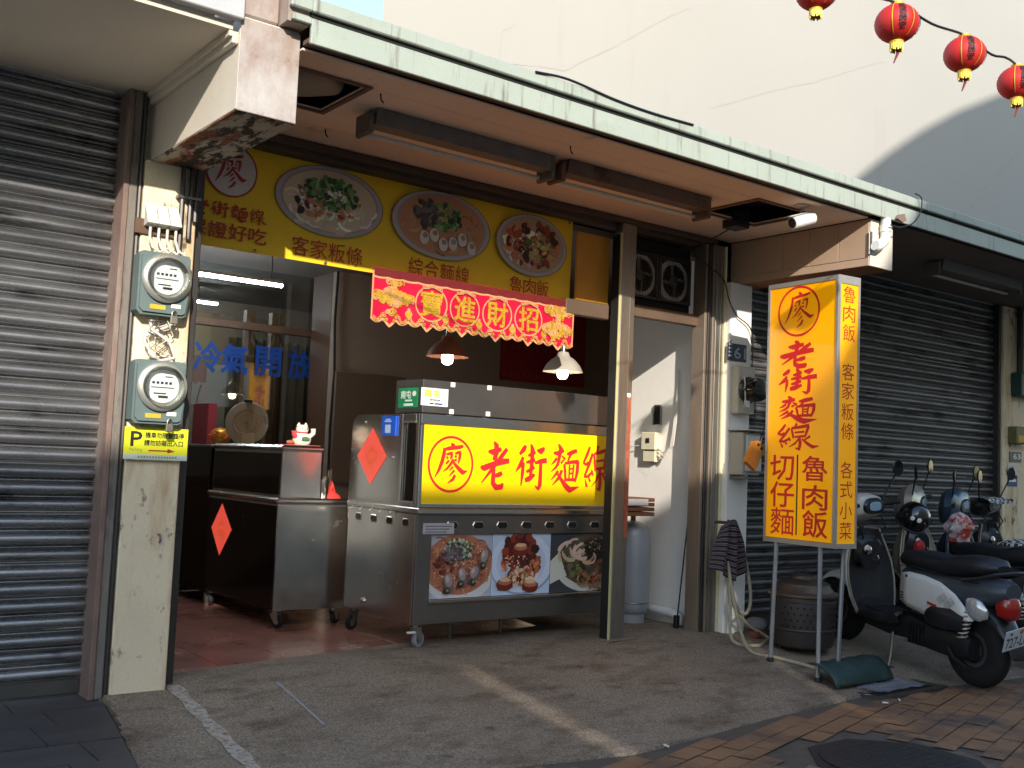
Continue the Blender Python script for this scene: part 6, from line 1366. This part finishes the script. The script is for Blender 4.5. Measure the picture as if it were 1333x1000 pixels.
def scooter(loc, head, lean, pitch, body, label, plate=None, dark=None, helmet=False, sc=1.0, steer=0., edge=(150,140,126), inner=None, cov=1.0):
    t = thing('scooter', loc, label, 'scooter', 'scooters parked before the dark shutter'); t['_local'] = 1
    t.rotation_euler = Matrix.Rotation(head, 3, 'Z').to_4x4().to_euler()
    t.rotation_euler = (Matrix.Rotation(head, 3, 'Z') @ Matrix.Rotation(lean, 3, 'X') @ Matrix.Rotation(-pitch, 3, 'Y')).to_euler(); t.scale = (sc, sc, sc)
    def wheel(x, r):
        k = O('wheel', MB().lathe([(.03,-.05),(.075,-.04),(.115,-.045),(.115,.045),(.075,.04),(.03,.05)], (x,0,r), (0,1,0), n=28), M('wheel_rim', (110,108,104), .4, .7, var=.1), t)
        O('tyre', MB().lathe([(.116,-.042),(.16,-.055),(.215,-.052),(.24,-.03),(r,0),(.24,.03),(.215,.052),(.16,.055),(.116,.042)], (x,0,r), (0,1,0), n=32), m_rubber, k)
    wheel(0, .25); wheel(1.29, .25)
    O('engine', MB().loft([((-.06,.10,.26),.05,.07,3),((.05,.11,.27),.055,.095,3),((.30,.11,.27),.055,.085,3),((.46,.06,.28),.10,.10,2.6),((.58,.0,.30),.12,.08,2.6)], n=16), m_eng, t)
    O('air_filter', MB().loft([((-.02,.13,.42),.045,.05,3.4),((.08,.14,.43),.06,.075,3.4),((.24,.14,.42),.06,.07,3.4),((.30,.13,.41),.04,.05,3.4)], n=16), m_blkp, t)
    O('kick_lever', MB().tube([(.08,.175,.25),(.02,.19,.20),(-.10,.195,.16),(-.13,.21,.15)], .010, 8), m_eng, t)
    fins = MB()
    for k in range(5): fins.box(.30+.03*k,.312+.03*k,.10,.178,.20,.34)
    O('cooling_fin', fins, m_eng, t)
    O('muffler', MB().tube([(.45,-.12,.20),(.20,-.14,.22),(.12,-.15,.24),(-.22,-.15,.33)], [.02,.03,.055,.055], 12), m_eng, t)
    mb = MB().tube([(.02,.14,.27),(-.06,.13,.56)], .014, 8); O('shock', mb, m_steel_d, t)
    O('spring', MB().tube([(.008-.052*k/56+.030*math.cos(k*.78)*.97, .1365-.006*k/56+.030*math.sin(k*.78), .325+.20*k/56) for k in range(57)], .0062, 6), M('spring_pale', (176,172,160), .4, .5), t)
    # rear bodywork
    O('tail_body', MB().loft([((.60,0,.56),.10,.13,3),((.40,0,.585),.145,.14,3),((.10,0,.60),.150,.12,2.8),((-.08,0,.63),.135,.10,2.6),((-.19,0,.65),.11,.085,2.4),((-.26,0,.665),.07,.05,2.2)], n=20), m_blkp if not dark else dark, t)
    bot = [(.54,.47),(.46,.435),(.32,.415),(.16,.415),(.02,.43),(-.09,.455)]; top = [(.535,.655),(.46,.675),(.32,.675),(.18,.655),(.06,.60),(-.055,.50)]
    for s_ in (1, -1):
        vs, fs = skin(bot, top, lambda a, f, s_=s_: s_*(.150+.024*math.sin(math.pi*(.12+.8*a))*math.sin(math.pi*(.15+.7*f)) - .03*max(0, a-.75)))
        sp_ = O('side_panel', MB().add(vs, fs), body, t); md = sp_.modifiers.new('thick', 'SOLIDIFY'); md.thickness = .008; md.offset = 0
        if s_ == 1:
            gr = MB()
            for k in range(3): gr.box(.500,.528,.166,.172,.485+.018*k,.492+.018*k)
            gr.box(.47,.484,.164,.170,.635,.652); O('vent', gr, m_blkp, sp_)
            if plate:
                dd = MB(); fd = Frame((0,.1795,0),(-1,0,0),(0,0,1),(0,1,0))
                for (a, b) in ((-.10,.52),(-.16,.545),(-.13,.565),(-.07,.545)):
                    for rr in (.030,.020,.010): 
                        q = [(a+rr*math.cos(R(45*j*2)), b+rr*math.sin(R(45*j*2))) for j in range(5)]; dd.ribbon(q, [.0022]*5, fd, .0006)
                O('decal', dd, M('decal_grey', (120,112,108), .5), sp_); de = MB(); de.prism([(-.27,.495),(-.19,.487),(-.19,.503),(-.27,.513)], fd, .001, .0016); O('decal', de, m_redd, sp_)
    O('seat', MB().loft([((.66,0,.735),.055,.02,2.4),((.60,0,.745),.105,.055,2.8),((.46,0,.750),.135,.066,3.4),((.30,0,.748),.150,.062,3.6),((.16,0,.756),.152,.066,3.6),((.10,0,.775),.150,.072,3.4),((-.02,0,.790),.138,.066,3.2),((-.12,0,.800),.115,.052,3),((-.18,0,.80),.06,.02,2.2)], n=20), m_seat, t)
    O('grab_rail', MB().tube([(.02,.145,.70),(-.12,.150,.735),(-.22,.12,.775),(-.275,.05,.79),(-.275,-.05,.79),(-.22,-.12,.775),(-.12,-.150,.735),(.02,-.145,.70)], .013, 8), m_blkp, t)
    O('tail_lamp', MB().loft([((-.19,0,.575),.075,.080,3),((-.245,0,.565),.072,.082,3),((-.275,0,.555),.055,.062,2.6),((-.288,0,.552),.03,.03,2.2)], n=18), m_tail, t)
    for s_ in (1, -1): O('turn_signal', MB().loft([((-.03,.140*s_,.545),.018,.050,2.6),((-.08,.142*s_,.535),.026,.070,2.8),((-.13,.132*s_,.525),.024,.064,2.6),((-.17,.12*s_,.515),.01,.03,2.2)], n=14), m_clear, t)
    O('rear_fender', MB().loft([((-.12,0,.50),.10,.06,3),((-.21,0,.44),.09,.05,3),((-.28,0,.36),.075,.03,3),((-.33,0,.27),.07,.015,3)], n=14), m_blkp, t)
    if plate:
        fpz = Frame((-.335,.02,.405),(0,-.985,.17),Vector((-.33,.17,.97)).normalized(),Vector((-1,0,-.35)).normalized())
        pl_ = O('number_plate', MB().prism([(-.135,-.072),(.135,-.072),(.135,.072),(-.135,.072)], fpz, .0, .004), M('plate_pale', (196,204,216), .4, var=.03), t, smooth=False)
        mb = MB(); text(mb, plate, fpz, -.120, .120, -.055, .018, .0046, .01); O('lettering', mb, m_ink, pl_, smooth=False)
        mb = MB(); disc(mb, fpz, 0, .046, .017, .017, .0046); O('sticker', mb, M('seal_gold', (160,120,50), .5), pl_, smooth=False)
        mb = MB(); disc(mb, fpz, -.085, .045, .012, .008, .0047); disc(mb, fpz, .085, .045, .012, .008, .0047); O('bolt', mb, m_ink, pl_, smooth=False)
    # floor, frame cover, stand
    O('floorboard', MB().loft([((.56,0,.33),.15,.05,4),((.66,0,.30),.175,.04,4),((.92,0,.30),.175,.04,4),((1.02,0,.33),.16,.06,4)], n=20), m_blkp, t)
    O('belly', MB().loft([((.46,0,.27),.11,.08,3),((.70,0,.235),.13,.05,3),((.95,0,.25),.11,.05,3)], n=14), m_eng, t)
    O('side_stand', MB().tube([(.62,.13,.22),(.56,.20,.08),(.54,.235,.012)], .010, 8).box(.50,.58,.22,.25,.004,.014), m_steel_d, t)
    # leg shield: black inside, coloured outside
    hs = [(.98,.29,.165),(1.015,.40,.200),(1.045,.52,.215),(1.070,.64,.205),(1.095,.76,.165),(1.115,.88,.115)]
    def shield(off, shrink, n=14):
        vs = []
        for x, z, hw in hs:
            for k in range(n+1):
                s_ = k/n*2-1; vs.append((x+off-.055*s_*s_+.0*z, s_*hw*shrink, z))
        return vs, [(i*(n+1)+k, i*(n+1)+k+1, (i+1)*(n+1)+k+1, (i+1)*(n+1)+k) for i in range(len(hs)-1) for k in range(n)]
    O('leg_shield', MB().add(*shield(0, 1.0)), inner or m_blkp, t)
    ob = O('front_cowl', MB().add(*shield(.012, 1.015)), body, t); md = ob.modifiers.new('thick', 'SOLIDIFY'); md.thickness = .012; md.offset = 1
    O('edge_trim', MB().tube([(x-.055, hw, z) for x, z, hw in hs], .007, 6), M('trim_pale', edge, .5), t); O('edge_trim', MB().tube([(x-.055, -hw, z) for x, z, hw in hs], .007, 6), M('trim_pale', edge, .5), t)
    O('nose', MB().loft([((1.10,0,.62),.15,.20,2.6),((1.17,0,.62),.12,.18,2.4),((1.23,0,.60),.07,.12,2.2),((1.26,0,.58),.02,.04,2)], n=18), body, t)
    O('glove_box', MB().loft([((1.00,0,.70),.10,.10,3),((1.05,0,.72),.13,.12,3)], n=14), m_blkp, t)
    O('key_hook', MB().lathe([(.035,0),(.035,.012),(.02,.02),(0,.021)], (1.00,.045,.735), (-1,0,.2), n=16), m_chr, t)
    vs = []
    for k in range(13):
        a = R(20+12*k)
        for s_ in range(-3, 4): vs.append((1.29+.285*math.cos(a)*(1-.02*s_*s_), .028*s_, .25+.285*math.sin(a)*(1-.02*s_*s_)))
    fd_ = O('front_fender', MB().add(vs, [(k*7+j, k*7+j+1, (k+1)*7+j+1, (k+1)*7+j) for k in range(12) for j in range(6)]), body, t); md = fd_.modifiers.new('thick', 'SOLIDIFY'); md.thickness = .006
    O('fork', MB().tube([(1.12,0,.90),(1.17,0,.62)], .022, 8).tube([(1.18,.065,.60),(1.29,.065,.25)], .018, 8).tube([(1.18,-.065,.60),(1.29,-.065,.25)], .018, 8), m_steel_d, t)
    # cables, seams, brackets
    for s_ in (1, -1): O('cable', MB().tube([(1.07,.14*s_,.98),(1.0,.12*s_,.90),(1.03,.05*s_,.80),(1.10,.03*s_,.72)], .006, 6), m_rubber, t)
    O('hook', MB().tube([(1.0,-.03,.66),(.97,-.03,.655),(.96,-.03,.675),(.965,-.03,.695)], .006, 6), m_chr, t)
    O('floor_mat_rib', MB().box(.66,.90,-.12,-.11,.339,.345).box(.66,.90,-.06,-.05,.339,.345).box(.66,.90,-.005,.005,.339,.345).box(.66,.90,.05,.06,.339,.345).box(.66,.90,.11,.12,.339,.345), m_rubber, t)
    O('passenger_peg', MB().tube([(.52,.16,.38),(.50,.22,.375)], .014, 8), m_steel_d, t)
    O('seam', MB().tube([(.57,.132,.70),(.40,.158,.715),(.20,.160,.705),(.02,.150,.70),(-.10,.13,.70)], .004, 5), m_dark, t)
    # handlebars
    hb = bpy.data.objects.new('handlebar', None); bpy.data.objects.remove(hb)
    def rotp(p, s_=steer): x, y, z = p; x -= 1.10; return (1.10+x*math.cos(s_)-y*math.sin(s_), x*math.sin(s_)+y*math.cos(s_), z+.055)
    def ro(mb): mb.v = [rotp(v) for v in mb.v]; return mb
    hc = O('handlebar_cover', ro(MB().loft([((1.02,0,.985),.10*cov,.045*cov,2.6),((1.06,0,.990),.165*cov,.075*cov,2.8),((1.12,0,.980),.165*cov,.095*cov,2.8),((1.18,0,.965),.125*cov,.085*cov,2.6),((1.22,0,.955),.08,.055,2.4)], n=22)), body, t)
    O('instrument_panel', ro(MB().loft([((1.008,0,.992),.125,.050,2.8),((1.03,0,.998),.135,.062,2.8)], n=20)), m_blkp, hc); O('display', ro(MB().loft([((1.002,0,.998),.075,.032,3),((1.0075,0,.998),.080,.035,3)], n=16)), m_head, hc)
    O('headlamp', ro(MB().loft([((1.215,0,.955),.075,.050,2.4),((1.24,0,.95),.05,.035,2.2)], n=18)), m_clear, hc)
    for s_ in (1, -1):
        O('grip', ro(MB().tube([(1.06,.15*s_,1.0),(1.05,.22*s_,1.012),(1.02,.36*s_,1.02)], [.016,.018,.018], 10)), m_rubber, t)
        O('brake_lever', ro(MB().tube([(1.09,.17*s_,1.01),(1.10,.25*s_,1.01),(1.085,.35*s_,1.012)], .007, 6)), m_chr, t)
        mr_ = O('mirror', ro(MB().lathe([(0,-.020),(.035,-.018),(.058,-.008),(.062,.0),(.058,.004)], (1.02,.33*s_,1.275), (-1,-.15*s_,.05), n=22)), m_blkp, t)
        O('glass', ro(MB().lathe([(.056,.0045),(0,.005)], (1.02,.33*s_,1.275), (-1,-.15*s_,.05), n=22)), m_mirror, mr_); O('stalk', ro(MB().tube([(1.07,.18*s_,1.02),(1.06,.25*s_,1.10),(1.025,.325*s_,1.25)], .0065, 6)), m_blkp, mr_)
    return t
m_sw = M('scooter_white', (206,202,196), .35, var=.06, vs=8, coat=.3, dirt=((150,142,132), .15, 5)); m_ss = M('scooter_silver', (168,160,146), .35, .35, var=.06, vs=8, coat=.3); m_sb = M('scooter_blue', (50,72,92), .4, .2, var=.1, vs=8, coat=.3); m_sk = M('scooter_gun', (58,60,62), .4, .2, var=.1, coat=.3)
s1 = scooter((7.07,-1.79,-.160), R(76), R(-1.5), R(4), m_sw, 'white and black scooter nearest the street with its number plate showing', plate='727-LNR', dark=M('tail_grey', (66,72,80), .4, .2, var=.08, coat=.2), sc=1.06, steer=R(18), cov=1.12)
s2 = scooter((8.42,-1.50,-.150), R(82), R(-3), R(4), m_ss, 'silver scooter standing behind the white and black one', sc=1.07, steer=R(30), dark=m_sk, inner=m_ss, cov=1.7)
s3 = scooter((9.28,-1.42,-.145), R(84), R(-3), R(4), m_sb, 'dark blue scooter with a checked seat cover, third from the sign', sc=1.05, dark=m_sb, cov=1.75, steer=R(20), inner=m_sb)
s4 = scooter((9.95,-1.38,-.140), R(86), R(-3), R(4), m_sk, 'dark grey scooter cut by the right edge of the picture', sc=1.05, steer=R(8))
# checked cover on the third scooter's seat and basket, helmet and bag on the bars
m_chk = M('gingham', (200,198,196), .8, var=.02); nt_ = m_chk.node_tree; ck = nt_.nodes.new('ShaderNodeTexChecker'); ck.inputs['Scale'].default_value = 26; ck.inputs[1].default_value = (.62,.60,.60,1); ck.inputs[2].default_value = (.03,.03,.035,1)
tcn = nt_.nodes.new('ShaderNodeTexCoord'); nt_.links.new(tcn.outputs['Object'], ck.inputs['Vector']); nt_.links.new(ck.outputs[0], nt_.nodes['Principled BSDF'].inputs['Base Color'])
def world(s_, p): 
    return (Matrix.Translation(s_.location) @ s_.rotation_euler.to_matrix().to_4x4() @ Matrix.Scale(s_.scale.x, 4)) @ Vector(p)
mb = MB().loft([((.64,0,.765),.07,.025,2.4),((.52,0,.775),.125,.058,2.5),((.36,0,.778),.150,.062,2.6),((.20,0,.780),.162,.060,2.6)], n=20, cap=False)
mb.v = [tuple(world(s3, v)) for v in mb.v]; tag(O('seat_cover', mb, m_chk), 'black and white checked cloth over the blue scooter seat', 'seat cover')
mb = MB().loft([((.56,0,.765),.07,.025,2.4),((.46,0,.775),.125,.058,2.5),((.34,0,.778),.150,.062,2.6)], n=20, cap=False)
q = world(s4, (1.0,.05,1.06)); mb = MB(); vs = []
for i in range(9):
    for k in range(7): vs.append((q.x-.22+.055*i, q.y-.1+.03*k, q.z+.02+.05*math.sin(k*.5)+.01*math.sin(i*2)))
tag(O('checked_cloth', MB().add(vs, [(i*7+k, (i+1)*7+k, (i+1)*7+k+1, i*7+k+1) for i in range(8) for k in range(6)]), m_chk), 'checked cloth laid over the bars of the dark grey scooter', 'cloth')
hp = world(s1, (.96,-.36,.985)); t = thing('helmet', hp, 'black half helmet with white marks hanging from the white scooter bars', 'helmet')
ax = Vector((-.25,-.62,.75)).normalized()
O('shell', MB().lathe([(.115,-.075),(.121,-.03),(.119,.02),(.100,.065),(.06,.095),(.02,.106),(0,.107)], hp, ax, n=28), M('helmet_black', (18,18,20), .12, var=.05, coat=.5), t)
O('brim', MB().lathe([(.116,-.08),(.128,-.075),(.128,-.065),(.119,-.06)], hp, ax, n=28), m_black, t)
a_ = ax.orthogonal().normalized(); b_ = ax.cross(a_)
for (an, h, sx) in ((2.6,.045,.018),(3.1,.05,.020),(3.6,.03,.014)):
    d_ = a_*math.cos(an)+b_*math.sin(an); O('mark', MB().lathe([(sx,0),(sx*.8,.004),(0,.005)], hp+d_*.109+ax*h, (d_*.9+ax*.4), n=10), m_metw, t)
O('strap', MB().tube([hp-ax*.08, hp-ax*.16+Vector((.02,0,-.06)), hp-ax*.14+Vector((.0,.02,-.2))], .009, 6), m_black, t)
bp2 = world(s2, (.98,.05,.70)); tag(O('red_pouch', MB().loft([(bp2+Vector((-.06+.03*k,0,0)), .04*math.sin(.5+.5*k), .06*math.sin(.5+.5*k), 2.4) for k in range(5)], n=12), M('pouch_red', (170,30,40), .6, var=.2, vs=20)), 'small red pouch hung inside the silver scooter leg shield', 'pouch')
bp3 = world(s2, (.92,-.36,.86)); mb = MB(); n_ = 16; vs = []
for j in range(11):
    f = j/10; base = .035+.095*math.sin(min(1, f*1.25)*math.pi*.80)**.8          # gathered at the handles, full below
    for k in range(n_):
        a = 2*math.pi*k/n_; r_ = base*(1+.16*math.sin(k*2.7+j*.9)+random.uniform(-.10,.10)); vs.append((bp3.x+r_*math.cos(a), bp3.y+r_*.8*math.sin(a), bp3.z+.12-.26*f+random.uniform(-.008,.008)))
mb.add(vs, [(j*n_+k, j*n_+(k+1)%n_, (j+1)*n_+(k+1)%n_, (j+1)*n_+k) for j in range(10) for k in range(n_)]+[tuple(10*n_+k for k in range(n_))])
tag(O('plastic_bag', mb, M('bag_mixed', (190,180,180), .4, var=.3, vs=14, dirt=((176,60,44), .55, 9, (1,1,1), .06))), 'red and white plastic bag hanging between the silver and blue scooters', 'bag')
